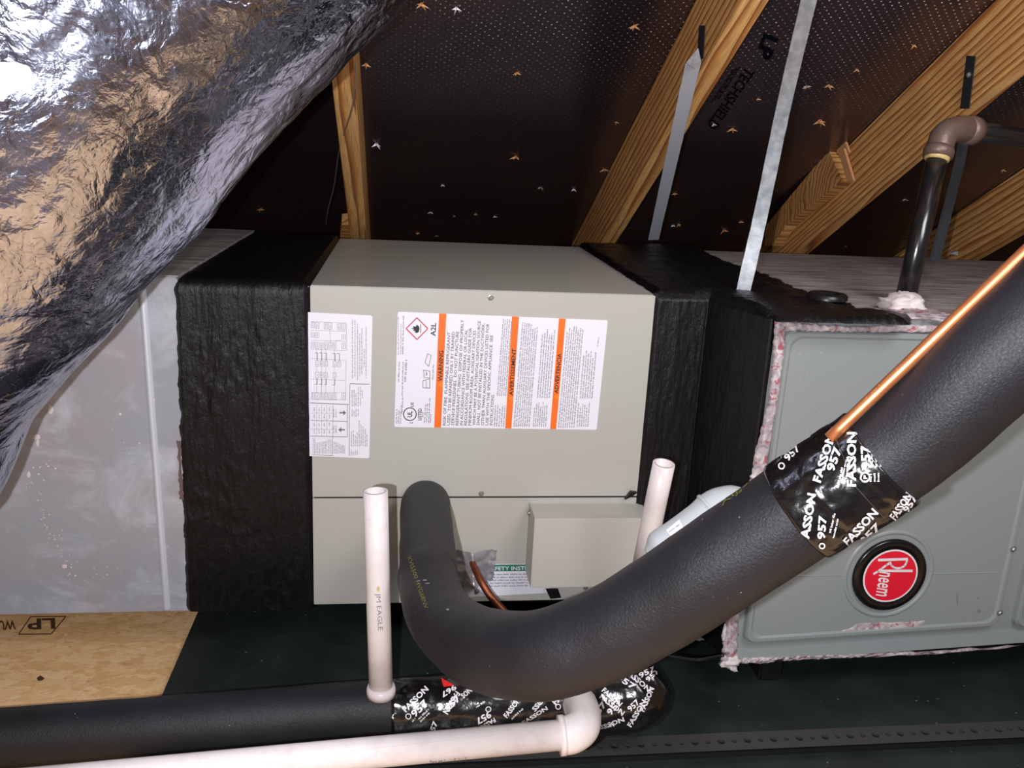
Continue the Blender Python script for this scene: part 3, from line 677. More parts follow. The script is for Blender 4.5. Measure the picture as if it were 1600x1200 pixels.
# flame in the diamond (reads rotated like the rest)
fc = (650.5, 513.5)
K.poly([(fc[0] + 4, fc[1] + 5), (fc[0] + 1, fc[1] + 7), (fc[0] - 3, fc[1] + 5.5), (fc[0] - 1, fc[1] + 4), (fc[0] - 6, fc[1] + 3), (fc[0] - 3, fc[1] + 1.5), (fc[0] - 9, fc[1]), (fc[0] - 4, fc[1] - 1), (fc[0] - 6, fc[1] - 4), (fc[0] - 1, fc[1] - 3), (fc[0] + 1, fc[1] - 6), (fc[0] + 4, fc[1] - 4), (fc[0] + 5, fc[1])])
K.line((fc[0] + 7, fc[1] + 7), (fc[0] + 7, fc[1] - 7), 1)
Rd = Print().loop([(651.5, 496.5), (668.5, 513.5), (651.5, 530.5), (634.5, 513.5)], 1.7)
# book and hand icons
for a_ in (((365, 690), (430, 672), (430, 760), (365, 755)), ((370, 590), (430, 600), (432, 665), (378, 660)), ((385, 520), (410, 435), (443, 455), (420, 555))): K.loop([c7(*q_) for q_ in a_], 0.7)
K.line(c7(395, 688), c7(398, 757), 0.6); K.line(c7(400, 640), c7(400, 610), 1.2)
def rows(P_, x0, x1, n_, y0, ytop, slant=0.055, h=2.2, cc=c7, jit=60):
    for i in range(n_):
        x = x0 + (x1 - x0) * i / max(1, n_ - 1); yt = ytop + random.uniform(0, jit)
        P_.micro(cc(x, y0), cc(x + slant * (y0 - yt), yt), h)
G.micro(c7(138, 450), c7(140, 90), 1.6); G.micro(c7(160, 440), c7(164, 150), 1.6); G.micro(c7(182, 440), c7(190, 75), 2.4); G.micro(c7(142, 700), c7(150, 500), 2.4); G.micro(c7(176, 830), c7(186, 500), 2.0); G.micro(c7(205, 700), c7(220, 490), 3.4)
for x, a_, b_ in [(120, 1090, 950), (140, 1090, 960), (158, 1090, 915), (174, 1000, 830), (386, 1080, 910), (404, 1080, 900), (424, 1090, 850), (368, 1030, 970), (462, 680, 530), (440, 1085, 1000)]: G.micro(c7(x, a_), c7(x + 0.05 * (a_ - b_), b_), 2.2)
c8 = lambda x, y: (770 + x / 6, 480 + y / 6)
rows(G, 20, 108, 5, 1120, 890, 0.06, 2.2, c8, 70); rows(G, 48, 125, 5, 830, 100, 0.08, 2.0, c8, 60)
rows(G, 205, 345, 8, 1120, 130, 0.085, 2.2, c8, 70); rows(G, 385, 500, 7, 1120, 880, 0.07, 2.1, c8, 60); rows(G, 425, 535, 6, 850, 190, 0.08, 2.2, c8, 100)
rows(G, 622, 765, 8, 1130, 150, 0.092, 2.2, c8, 90); rows(G, 795, 895, 6, 1120, 880, 0.07, 2.1, c8, 60); rows(G, 825, 935, 6, 855, 300, 0.085, 2.2, c8, 180); G.micro(c8(988, 370), c8(998, 280), 1.8)
K.build('printed_text', M['ink'], s2, on_y(-0.0011)); G.build('fine_print', M['greyink'], s2, on_y(-0.0010)); K2.build('warning_triangles', M['yellowink'], s2, on_y(-0.0013), stuff=True); Rd.build('red_diamond', M['redink'], s2, on_y(-0.0010))
# --- safety sticker on the lower panel
s3 = sticker('safety_sticker', [(724, 882), (858, 881), (858, 926), (726, 933)], coil, 0.0, 'small safety sticker with green header')
Print().poly([(740, 882.8), (830, 882), (830, 892), (740, 893.2)]).build('green_header', M['green'], s3, on_y(-0.0009))
Print().text('SAFETY INSTRUCTIONS', (762, 891.3), (870, 890), 6, 0.02).build('header_lettering', M['whiteink'], s3, on_y(-0.0012))
P = Print()
for i, y in enumerate((899, 903.5, 908, 912.5, 917)): P.micro((765, y), (826, y - 0.8), 2.6)
P.rect(850, 920, 857, 925); P.build('fine_print', M['greyink'], s3, on_y(-0.0010))

# --- control box cover on the lower panel
bl = PY(826, 787); zt_ = bl.z
pf_ = PZ(838, 811, zt_); YB = pf_.y
xl = (bl.x + pf_.x) / 2; xr = PY(1008, 805, YB).x + 0.012; zb_ = PY(834, 919, YB).z
print('box', xl, xr, YB, zt_, zb_)
cb = MB().box(xl, xr, YB, 0.0, zb_, zt_).build('control_cover', M['boxp'], coil, bevel=0.0012, label='projecting beige box cover')
MB().box(xl - 0.001, xl + 0.001, YB - 0.0006, 0.0, zb_ + 0.001, zt_ + 0.003).build('side_flange', M['boxp'], cb)
screw(cb, PX(825, 792, xl - 0.001) if False else Vector((xl - 0.001, -0.012, zt_ - 0.012)), (-1, 0, 0), 0.0045)
# foil patch round the pipe hole
m = MB(); nu, nv = 26, 22; cpx = [(708, 856), (776, 858), (770, 905), (716, 912)]
for j in range(nv + 1):
    for i in range(nu + 1):
        u, v_ = i / nu, j / nv
        x = (cpx[0][0] * (1 - u) + cpx[1][0] * u) * (1 - v_) + (cpx[3][0] * (1 - u) + cpx[2][0] * u) * v_
        y = (cpx[0][1] * (1 - u) + cpx[1][1] * u) * (1 - v_) + (cpx[3][1] * (1 - u) + cpx[2][1] * u) * v_
        if i in (0, nu): x += random.uniform(-1, 1)
        if j in (0, nv): y += random.uniform(-1, 1)
        p = PY(x, y, -0.003); cup = 0.026 * max(0, 1 - abs(u - 0.42) * 2.6)
        p.y -= cup * (0.6 + 0.4 * v_) + 0.006 * abs(nz((x, y, 0), 0.055)) + 0.0012 * nz((x, y, 0), 0.16, 4) + 0.002; m.v.append(p)
for j in range(nv):
    for i in range(nu): k = j * (nu + 1) + i; m.f.append((k, k + 1, k + nu + 2, k + nu + 1))
fp_ = m.build('foil_tape_patch', M['foiltape'], coil, True, 'crumpled foil tape around the pipe hole')
blk = MB().prism([PY(853, 921, -0.006), PY(872, 921, -0.006), PY(877, 934, -0.006), PY(860, 936, -0.006)], (0, 0.004, 0)).build('black_tab', M['blackrub'], coil)

# ================================================================== RIGHT TARRED TRANSITION
tr = thing('mastic_transition', (0.5, 0.3, ZB - 0.02), 'black tarred transition box between the beige cabinet and the grey-green furnace', 'duct joint', 'tarred joints either side of the beige cabinet')
YFN = -0.15
XE = PY(1110, 458).x; XF = PY(1212, 505, YFN).x
MB().prism([(XC1 + 0.001, 0.002, ZB - 0.02), (XE, 0.002, ZB - 0.02), (XF, YFN + 0.004, ZB - 0.02), (XF, 0.72, ZB - 0.02), (XC1 + 0.001, 0.72, ZB - 0.02)], (0, 0, ZT - ZB + 0.018)).build('sleeve', M['galv'], tr)
# front skin: sweep of horizontal profile
def skin(prof, z0, z1, nv, name, seed, amp=0.003, th=0.005):
    """prof: list of (x,y) with outward normals to the front"""
    P_ = [Vector((x, y, 0)) for x, y in prof]; S_ = [0]
    for a_, b_ in zip(P_, P_[1:]): S_.append(S_[-1] + (b_ - a_).length)
    nu = int(S_[-1] / 0.0028); v = []; f = []
    for j in range(nv + 1):
        z_ = z0 + (z1 - z0) * j / nv
        for i in range(nu + 1):
            s = S_[-1] * i / nu; k = max(q_ for q_ in range(len(S_) - 1) if S_[q_] <= s + 1e-9)
            t = (s - S_[k]) / (S_[k + 1] - S_[k]); p = P_[k].lerp(P_[k + 1], t); d = (P_[k + 1] - P_[k]).normalized(); nn = Vector((d.y, -d.x, 0))
            # blend the normal near corners
            for kk in (k, k + 1):
                if 0 < kk < len(P_) - 1 and abs(s - S_[kk]) < 0.012:
                    d2 = (P_[kk + 1] - P_[kk]).normalized(); d1 = (P_[kk] - P_[kk - 1]).normalized(); w_ = (s - S_[kk] + 0.012) / 0.024
                    dd = (d1 * (1 - w_) + d2 * w_).normalized(); nn = Vector((dd.y, -dd.x, 0))
            e = min(1, min(i, nu - i) / 3, (nv - j) / 3 if nv else 1)
            jag = 0.003 * nz((0, 0, z_), 60, seed) if i == 0 else 0
            lump = nz((s, 0, z_ * 0.2), 34, seed) * 0.5 + abs(nz((s, 0, z_ * 0.14), 110, seed + 5)) * 0.5
            q_ = p + nn * (-0.004 + (th + 0.004) * e + amp * lump * e); v.append(Vector((q_.x + jag, q_.y, z_)))
    for j in range(nv):
        for i in range(nu): k = j * (nu + 1) + i; f.append((k, k + 1, k + nu + 2, k + nu + 1))
    return mk(name, v, f, M['tar'], tr, True)
skin([(XC1 - 0.004, -0.001), (XE, 0.0), (XF - 0.004, YFN + 0.002), (XF + 0.004, YFN + 0.001)], ZB - 0.03, ZT + 0.004, 190, 'mastic_coat', 11)
# top skin: polygon heightfield on the top plane
tp = [(903, 383), (1060, 387.5), (1100, 400), (1183, 428), (1267, 463), (1335, 481), (1352, 490), (1425, 496), (1421, 508), (1300, 505), (1212, 503), (1175, 480), (1110, 459), (1027, 461)]
tpw = [PZ(x, y, ZT) for x, y in tp]
tpw[0].y = tpw[1].y = 0.73
bm = bmesh.new(); fcs = bm.faces.new([bm.verts.new(p) for p in tpw]); bmesh.ops.triangulate(bm, faces=bm.faces)
for _ in range(7):
    ed = [e for e in bm.edges if e.calc_length() > 0.012]
    if not ed: break
    bmesh.ops.subdivide_edges(bm, edges=ed, cuts=1); bmesh.ops.triangulate(bm, faces=[f for f in bm.faces if len(f.verts) > 3])
bd = {v for e in bm.edges if e.is_boundary for v in e.verts}
for v in bm.verts:
    if v in bd: v.co += Vector((0.004 * nz(v.co, 60), 0.006 * nz(v.co, 60, 3), -0.002 if v.co.y > -0.1 else 0.0))
    else:
        bumpy = 0.012 * math.exp(-((v.co.x - 0.66) / 0.14) ** 2 - ((v.co.y - 0.64) / 0.06) ** 2)
        v.co.z += 0.007 + 0.004 * nz(v.co, 30) + 0.003 * abs(nz(v.co, 90)) + bumpy
bm.verts.index_update(); vv = [v.co.copy() for v in bm.verts]; ff = [tuple(v.index for v in f.verts) for f in bm.faces]; bm.free()
o = mk('mastic_top', vv, ff, M['tar'], tr, True)
bm = bmesh.new(); bm.from_mesh(o.data); bmesh.ops.recalc_face_normals(bm, faces=bm.faces)
if sum(f.normal.z for f in bm.faces) < 0: bmesh.ops.reverse_faces(bm, faces=bm.faces)
bm.to_mesh(o.data); bm.free()
# round cap under the mastic
c0 = PZ(1292, 467, ZT + 0.008); m = MB(); S = 28
for r, h in [(0.032, 0.0), (0.032, 0.007), (0.028, 0.010), (0.02, 0.009), (0.019, 0.005), (0.001, 0.005)]: m.v += [c0 + Vector((r * math.cos(2 * math.pi * k / S), r * math.sin(2 * math.pi * k / S), h)) for k in range(S)]
for i in range(5):
    for k in range(S): m.f.append((i * S + k, i * S + (k + 1) % S, (i + 1) * S + (k + 1) % S, (i + 1) * S + k))
m.build('round_cap', M['blackrub'], tr, True, 'round black plug')
# loose flap of mastic tape at the cabinet corner
MB().prism([PY(977, 781, -0.012), PY(986, 769, -0.012), PY(996, 770, -0.012), PY(989, 775, -0.012)], (0, 0.008, 0)).build('loose_flap', M['tar'], tr)

# ================================================================== FURNACE
fu = thing('furnace', (0.95, 0.28, ZB - 0.035), 'grey-green painted furnace cabinet with round red badge, right side', 'furnace')
ZFB = lambda x: -0.803 + (x - 0.56) * 0.045
XR = 1.75; zft = -0.222
MB().hexa([(XF, YFN, ZFB(XF)), (XR, YFN, ZFB(XR)), (XR, 0.72, ZFB(XR)), (XF, 0.72, ZFB(XF)), (XF, YFN, zft), (XR, YFN, zft), (XR, 0.72, zft), (XF, 0.72, zft)]).build('furnace_body', M['furn'], fu, bevel=0.002)
MB().box(XF + 0.002, XR, YFN + 0.002, 0.725, zft + 0.0002, ZT).build('furnace_top', M['top'], fu, label='dusty mottled grey top')
def rrect(x0, x1, z0, z1, r, n=8, z0b=None):
    out = []
    for cx, cz, a0 in ((x1 - r, z1 - r, 0), (x0 + r, z1 - r, 90), (x0 + r, z0 + r, 180), (x1 - r, z0 + r, 270)):
        for k in range(n + 1):
            a_ = math.radians(a0 + 90 * k / n); out.append((cx + r * math.cos(a_), cz + r * math.sin(a_)))
    return out
def embossed(x0, x1, z0, z1, y, layers, name, parent, tilt=0.0, label=None):
    """layers: (inset, dy, radius) rings from outside to inside, last is filled"""
    m = MB(); n = None
    for ins, dy, r in layers:
        ring = rrect(x0 + ins, x1 - ins, z0 + ins, z1 - ins, r)
        vs = []
        for x, z_ in ring:
            t = (z1 - z_) / (z1 - z0); vs.append((x, y + dy, z_ + tilt * (x - x0) * t))
        n = len(vs); m.v += [Vector(v) for v in vs]
    for i in range(len(layers) - 1):
        for k in range(n): m.f.append((i * n + k, i * n + (k + 1) % n, (i + 1) * n + (k + 1) % n, (i + 1) * n + k))
    m.f.append(tuple(range((len(layers) - 1) * n, len(layers) * n)))
    return m.build(name, M['furn'], parent, False, label)
xd0 = PY(1228, 520, -0.16).x; xd1 = PY(1580, 880, -0.16).x
zd1 = PY(1300, 518, -0.16).z; zd0 = PY(1200, 1004, -0.16).z
DL = [(0, 0, 0.012), (0.001, -0.009, 0.014), (0.003, -0.0125, 0.016), (0.008, -0.0125, 0.018), (0.0115, -0.0100, 0.020)]
door = embossed(xd0, xd1, zd0, zd1, YFN, DL, 'furnace_door', fu, 0.045)
YDR = YFN - 0.0100
xp0 = PY(1592, 900, -0.16).x + 0.012
door2 = embossed(xp0, XR, PY(1592, 980, -0.16).z, zd1, YFN, DL, 'furnace_door', fu, 0.03, 'bluish grey neighbouring panel at the right edge')
MB().prism([(XF + 0.004, YFN - 0.008, ZFB(XF) + 0.004), (XF + 0.004, YFN, ZFB(XF)), (XF + 0.004, YFN, ZFB(XF) + 0.026), (XF + 0.004, YFN - 0.004, ZFB(XF) + 0.025)], (XR - XF, 0, (XR - XF) * 0.045)).build('bottom_flange', M['furn'], fu)
# crease line and raised ring round the badge
bc = PY(1388.5, 897.5, YDR); 
def ring3(r0, r1, h, name, mat, parent, y=YDR, S=48, label=None, prof=None):
    m = MB(); prof = prof or [(r0, 0), (r0 + (r1 - r0) * 0.3, h), (r1 - (r1 - r0) * 0.3, h), (r1, 0)]
    for r, hh in prof: m.v += [Vector((bc.x + r * math.cos(2 * math.pi * k / S), y - hh, bc.z + r * math.sin(2 * math.pi * k / S))) for k in range(S)]
    for i in range(len(prof) - 1):
        for k in range(S): m.f.append((i * S + k, i * S + (k + 1) % S, (i + 1) * S + (k + 1) % S, (i + 1) * S + k))
    if prof[-1][0] < 0.002: pass
    return m.build(name, mat, parent, True, label)
RB = (PY(1446, 897, YDR).x - PY(1332, 897, YDR).x) / 2 * 0.99
ring3(RB * 1.12, RB * 1.24, 0.0022, 'badge_surround', M['furn'], door)
for xa, xb in ((xd0 + 0.03, bc.x - RB * 1.24), (bc.x + RB * 1.24, xd1 - 0.02)):
    MB().prism([(xa, YDR + 0.0005, bc.z - 0.0012), (xa, YDR - 0.0012, bc.z), (xa, YDR + 0.0005, bc.z + 0.0012)], (xb - xa, 0, 0)).build('crease', M['furn'], door)
bd_ = ring3(0, 0, 0, 'badge', M['badge'], door, label='round black badge with a red centre', prof=[(RB, 0), (RB, 0.004), (RB * 0.96, 0.006), (RB * 0.80, 0.006), (RB * 0.78, 0.005), (0.0005, 0.005)])
P = Print()
cyy = on_y(YDR - 0.0056); cx_, cy_ = 1390, 897.5
rr_ = RB * 0.70
def disc3(r, y, name, mat):
    m = MB(); m.v = [Vector((bc.x + r * math.cos(2 * math.pi * k / 40), y, bc.z + r * math.sin(2 * math.pi * k / 40))) for k in range(40)]; m.f = [tuple(range(40))]
    return m.build(name, mat, bd_)
disc3(RB * 0.745, YDR - 0.0054, 'badge_rim', M['whiteink']); disc3(RB * 0.70, YDR - 0.0057, 'badge_face', M['red'])
P = Print(); cyy = on_y(YDR - 0.0061)
cc6 = lambda x, y: (1320 + x / 9.23, 830 + y / 9.23)
# lettering runs downwards; capitals point to the right
def barw(pts, w_):
    for a_, b_ in zip(pts, pts[1:]): P.line(cc6(*a_), cc6(*b_), w_)
    for q_ in pts[1:-1]: P.disc(cc6(*q_), w_ / 2, 10)
barw([(478, 416), (912, 402)], 4.0)
barw([(900, 402), (888, 455), (862, 500), (815, 528), (755, 535), (702, 520), (668, 490), (652, 440)], 3.0)
barw([(655, 455), (600, 490), (540, 535), (480, 580), (412, 618)], 3.2)
barw([(512, 572), (978, 572)], 3.8)
P.text('neem', cc6(505, 580), cc6(450, 925), 26, 0.012)
P.build('badge_lettering', M['whiteink'], bd_, cyy)
# foil tape strip and scuffs on the door
mk('tape_strip', *(lambda m_: (m_.v, m_.f))(ribbon_px([(1312, 987), (1330, 981), (1345, 974), (1400, 972), (1446, 970)], [(1314, 988.5), (1335, 988), (1390, 987), (1420, 984), (1438, 978)], on_y(YDR - 0.0002), 0.0008, (0, -1, 0), 8, 1.0)), M['pink'], door, label='torn strip of pink and silver tape')
for p in [(1562, 957), (1583, 858)]: screw(fu, PY(*p, YFN - 0.0125 if p[0] > 1570 else YFN - 0.0125), (0, -1, 0), 0.004)
P = Print(); blob(P, 1496, 936, 2.0, 13); blob(P, 1530, 955, 3.5, 4); blob(P, 1529, 934, 2, 2); blob(P, 1280, 638, 1.2, 1.6); P.build('scuffs', M['greyink'], door, on_y(YDR - 0.0004))
P = Print()
for k in range(40): blob(P, random.choice((random.gauss(1255, 8), random.uniform(1240, 1420))), random.choice((random.uniform(545, 555), random.uniform(540, 700))), random.uniform(0.4, 1.2), random.uniform(0.4, 1.2), 6)
P.build('dust_specks', M['joint'], door, on_y(YDR - 0.0004))
# pink/white tape round the furnace's edges
def tape_edge(L, R, y=YFN, **kw):
    m_ = ribbon_px(L, R, on_y(y - 0.004), 0.004, (0, -1, 0), 12, 1.6, 0.005); return m_.build('edge_tape', M['pink'], fu, True)
tape_edge([(1211, 500), (1207, 560), (1203, 610), (1198, 640), (1184, 690), (1174, 740), (1168, 765), (1150, 850), (1135, 940), (1130, 1005), (1126, 1037)], [(1228, 513), (1223, 560), (1220, 610), (1212, 640), (1204, 690), (1196, 740), (1190, 765), (1175, 850), (1158, 940), (1152, 1000), (1152, 1032)])
tape_edge([(1211, 500), (1260, 505), (1310, 509), (1360, 509), (1420, 507), (1500, 508), (1600, 512)], [(1222, 518), (1260, 517), (1310, 518), (1360, 519), (1420, 519), (1500, 520), (1600, 524)])
tape_edge([(1128, 1030), (1180, 1026), (1230, 1024), (1290, 1022), (1360, 1020), (1440, 1017), (1600, 1008)], [(1132, 1044), (1160, 1034), (1180, 1035), (1230, 1030), (1290, 1027), (1360, 1023), (1440, 1020), (1600, 1011)])
# white mastic at the lower-left corner and beside it
def lump(name, px, py, dep_y, rx, ry, mat, parent, n=18, amp=0.5, seed=0, plane='y'):
    c = PY(px, py, dep_y) if plane == 'y' else PZ(px, py, dep_y); m = MB(); S = 20
    for j in range(n + 1):
        th = math.pi / 2 * j / n
        for k in range(S):
            a_ = 2 * math.pi * k / S; r = math.cos(th); d = Vector((math.cos(a_) * r * rx, 0, math.sin(a_) * r * ry)) if plane == 'y' else Vector((math.cos(a_) * r * rx, math.sin(a_) * r * rx, 0))
            h = math.sin(th) * (min(rx, ry) * 0.7 if plane == 'y' else ry)
            p = c + d * (1 + amp * nz(d + c, 70, seed)) + (Vector((0, -h, 0)) if plane == 'y' else Vector((0, 0, h)))
            p += (p - c) * amp * 0.5 * nz(p, 150, seed + 2); m.v.append(p)
    for j in range(n):
        for k in range(S): m.f.append((j * S + k, j * S + (k + 1) % S, (j + 1) * S + (k + 1) % S, (j + 1) * S + k))
    return m.build(name, mat, parent, True)
lump('mastic_lump', 1142, 1036, YFN - 0.005, 0.012, 0.010, M['mastic'], fu, amp=1.3, seed=2)
lump('mastic_lump', 1093, 994, -0.04, 0.014, 0.006, M['mastic'], tr, amp=1.3, seed=5)
lump('mastic_lump', 1137, 985, YFN - 0.003, 0.007, 0.022, M['mastic'], fu, amp=1.0, seed=7)
MB().box(PY(1180, 1040, -0.1).x, PY(1215, 1040, -0.1).x, -0.12, -0.06, ZF + 0.013, ZFB(0.6) - 0.001).build('rubber_foot', M['blackrub'], fu, bevel=0.004)
# supports standing in the pan (dark rails under the units)
for nm, x0, x1, top in (('duct', -1.3, -1.22, ZB - 0.009), ('coil', -0.06, 0.0, ZB), ('coil', 0.30, 0.36, ZB), ('furnace', 1.2, 1.26, ZFB(1.2))):
    par = {'duct': duct, 'coil': coil, 'furnace': fu}[nm]
    MB().box(x0, x1, 0.25, 0.62, ZF + (0.0 if nm == 'duct' else 0.0125), top).build('support_rail', M['blackrub'], par, bevel=0.002)

# ================================================================== PIPES
def pd_path(rows_):
    P_ = [PD(x, y, d) for x, y, d, D in rows_]; r = [D / 2 * d / FPX for x, y, d, D in rows_]; return P_, r
# --- large foam-insulated refrigerant pipe
ins = thing('insulated_pipe', PD(840, 1024, 0.87), 'thick black foam-insulated pipe sweeping from the cabinet up to the right', 'pipe')
hole_c = PY(672, 862, 0.0)
R1_ = [(669, 881, 1.215, 90), (668, 905, 1.17, 92), (682, 950, 1.11, 102), (708, 985, 1.05, 112), (755, 1014, 0.97, 126), (840, 1024, 0.89, 138), (937, 994, 0.855, 143), (1034, 940, 0.825, 148), (1110, 890, 0.80, 153), (1245, 799, 0.765, 158), (1395, 703, 0.73, 161), (1552, 565, 0.68, 174), (1720, 420, 0.64, 190), (1900, 260, 0.60, 205), (2250, -60, 0.53, 235), (2700, -480, 0.46, 270)]
pp, rr = pd_path(R1_)
pp = [Vector((pp[0].x + 0.004, -0.002, pp[0].z - 0.012)), Vector((pp[0].x + 0.002, -0.045, pp[0].z - 0.004))] + pp; rr = [rr[0], rr[0]] + rr
path, rad = resample(pp, rr, 10)
def dfoam(i, an, p):
    return 0.0011 * nz(p, 18, 3) + 0.0005 * nz(p, 60, 5)
foam = tube(path, rad, 56, True, dfoam).build('foam_sleeve', M['foam'], ins, True)
def tnear(px, py, P_=None):
    best = None
    for i, q_ in enumerate(P_):
        d = ROT.transposed() @ (q_ - CAM); x = 800 - FPX * d.x / d.z; y = 600 + FPX * d.y / d.z
        e = (x - px) ** 2 + (y - py) ** 2
        if best is None or e < best[0]: best = (e, i)
    return best[1]
i0, i1 = tnear(1250, 795, path), tnear(1388, 710, path)
seg_p = []; seg_r = []
NN = 40
for k in range(NN + 1):
    t = i0 + (i1 - i0) * k / NN; a_ = int(t); b_ = min(a_ + 1, len(path) - 1); fq = t - a_
    seg_p.append(path[a_].lerp(path[b_], fq)); seg_r.append(rad[a_] * (1 - fq) + rad[b_] * fq + 0.0022)
Fr = frames(seg_p)
def dtape(i, an, p):
    wr_ = 0.0016 * abs(nz(p, 45, 8)) + 0.0007 * nz(p, 140, 2)
    e = 0.0 if 0 < i < NN else -0.0012
    step = 0.0012 if (i / NN + 0.10 * math.sin(an + 0.6)) > 0.42 else 0.0
    step += 0.001 if (i / NN + 0.16 * math.sin(an + 2.2)) > 0.72 else 0.0
    return wr_ + e + step
tp_ = tube(seg_p, seg_r, 120, True, dtape).build('tape_wrap', M['tape'], ins, True, 'glossy black tape band printed in white')
TS = on_mesh([tp_], 0.0009)
words([('FASSON', (1282, 755), (1306, 681), 13), ('957', (1303, 738), (1316, 702), 13), ('FASSON', (1337, 760), (1338, 676), 14), ('957', (1360, 733), (1359, 697), 14),
                     ('FASSON', (1262, 850), (1275, 772), 13), ('957', (1288, 842), (1291, 806), 12), ('FASSON', (1325, 852), (1372, 801), 13), ('957', (1347, 852), (1376, 822), 11), ('FASSON', (1398, 812), (1424, 775), 12), ('957', (1418, 800), (1432, 778), 10),
                     ('957', (1232, 722), (1252, 702), 11), ('FASSON', (1218, 720), (1246, 690), 9)], 'white_lettering', M['whiteink'], tp_, TS, 6)
P = Print()
P.ring((1352, 745), 5.5, 8); P.text('P', (1355, 748), (1355, 742), 6, 0.03); P.ring((1222, 729), 3.5, 5.5); P.ring((1284, 852), 3, 5)
for x in (1362, 1368, 1374): P.micro((x, 752), (x, 738), 3.4); P.micro((x + 2, 730), (x, 700), 3.4)
for x, y in ((1318, 745), (1324, 745), (1298, 832), (1303, 840), (1310, 762)): P.micro((x, y), (x + 8, y - 32), 3.4)
P.build('fine_print', M['whiteink'], tp_, TS, sub=6)
P = Print(); P.line((1299, 667), (1337, 760), 0.8); P.line((1337, 760), (1388, 816), 0.8); P.build('tape_seam', M['crease'], tp_, TS, sub=6)
# yellow print on the foam
FS = on_mesh([foam], 0.0006)
P = Print()
P.text('XVI5500 HVG68NV', (636, 870), (664, 952), 7, 0.0); 
for a_, b_ in (((1128, 792), (1186, 742)), ): P.text('XIJJ5V', a_, b_, 8, 0.0)
P.build('yellow_marking', M['yellow'], foam, FS, sub=6, label='faded yellow print')
P = Print()
for (x, y, rx, ry) in [(664, 907, 4, 1.4), (668, 912, 5, 1.0), (700, 953, 3, 2), (655, 908, 3, 0.8)]: blob(P, x, y, rx, ry)
P.build('nicks', M['greyink'], foam, FS, sub=3)

# --- copper line
cop = thing('copper_pipe', PD(1310, 662, 0.735), 'thin copper pipe rising from the tape along the top of the insulated pipe', 'pipe')
q0, q1 = PD(1296, 685, 0.722), PD(1612, 384, 0.655); q2 = q1 + (q1 - q0) * 1.6
P_ = [q0, q0.lerp(q1, 0.5), q1, q2]
tube(catmull(P_, 8), 0.0051, 24).build('copper_tube', M['copper'], cop, True)
cop2 = thing('copper_stub', PY(745, 885, -0.02), 'tarnished copper pipe from the crumpled foil patch to behind the black insulation', 'pipe')
P_ = [PY(737, 874, 0.0), PY(740, 884, -0.03), PY(752, 909, -0.06), PY(770, 936, -0.075), PY(800, 968, -0.09), PY(830, 995, -0.10)]
tube(catmull(P_, 8), [0.0052 + 0.0012 * min(1, i / 20) for i in range(41)], 20).build('copper_tube', M['oldcopper'], cop2, True)

# --- horizontal insulated condensate line
YH = -0.262
drn = thing('condensate_line', PY(610, 1105, YH), 'horizontal black foam-insulated pipe along the floor at lower left, ending in taped joint', 'pipe')
cpts = [(-900, 1220, YH), (-260, 1172, YH), (0, 1153, YH), (200, 1138, YH), (400, 1122, YH), (600, 1106, YH), (640, 1104, YH)]
P_ = [PY(*c) for c in cpts]
r_h = 0.0395
pth = catmull(P_, 10)
hf = tube(pth, r_h, 48, True, lambda i, an, p: 0.0008 * nz(p, 20, 2)).build('foam_sleeve', M['foam'], drn, True)
cpts = [(612, 1107, YH), (680, 1103, YH), (760, 1101, YH), (850, 1096, YH), (920, 1094, YH), (970, 1087, YH), (1004, 1074, YH), (1028, 1056, YH)]
P_ = [PY(*c) for c in cpts]
pth2, rd2 = resample(P_, [0.0405, 0.041, 0.042, 0.040, 0.047, 0.054, 0.052, 0.030], 12)
ht = tube(pth2, rd2, 96, True, lambda i, an, p: 0.003 * abs(nz(p, 30, 4)) + 0.0014 * abs(nz(p, 90, 1))).build('tape_wrap', M['tape'], drn, True, 'crumpled black tape printed in white')
HS = on_mesh([ht], 0.0009); P = Print()
words([('FASSON', (634, 1113), (670, 1078), 9), ('957', (648, 1121), (670, 1100), 11), ('FASSON', (712, 1080), (692, 1112), 9), ('967', (710, 1070), (688, 1084), 8), ('957', (764, 1111), (742, 1124), 10), ('FASSON', (772, 1121), (741, 1139), 7),
                     ('FASSON', (792, 1122), (814, 1094), 8), ('FASSON', (818, 1132), (856, 1108), 6), ('FAS', (868, 1102), (884, 1086), 9), ('957', (676, 1150), (684, 1128), 8), ('AF', (607, 1132), (618, 1118), 7), ('SON', (724, 1092), (738, 1080), 8),
                     ('957', (930, 1125), (948, 1100), 9), ('FASSON', (936, 1090), (972, 1118), 8), ('FASSON', (940, 1080), (968, 1104), 8), ('957', (962, 1060), (990, 1078), 9), ('FASSON', (976, 1050), (1012, 1082), 8), ('FASSON', (986, 1136), (1010, 1096), 8),
                     ('957', (1000, 1060), (1024, 1048), 8), ('957', (985, 1112), (1000, 1098), 9), ('SSON', (944, 1138), (976, 1126), 7), ('957', (954, 1118), (972, 1096), 10), ('FASSON', (1006, 1112), (1022, 1076), 8), ('957', (700, 1112), (720, 1092), 9), ('SSO', (836, 1112), (850, 1096), 8), ('957', (1012, 1066), (1030, 1050), 7), ('FASSON', (930, 1140), (960, 1134), 6)], 'white_lettering', M['whiteink'], ht, HS, 5)
P.ring((638, 1119), 3.2, 4.6); P.ring((763, 1108), 3.2, 4.6); P.ring((872, 1104), 3, 4.4)
for a_, b_ in (((655, 1124), (672, 1108)), ((658, 1128), (674, 1112)), ((645, 1128), (650, 1122)), ((745, 1106), (760, 1096)), ((800, 1124), (818, 1108)), ((916, 1100), (930, 1085))): P.micro(a_, b_, 3)
P.build('fine_print', M['whiteink'], ht, HS, sub=5)
Print().poly([(689, 1060), (711, 1072), (693, 1074)]).build('red_tab', M['redtape'], ht, on_mesh([ht], 0.0012), sub=5)

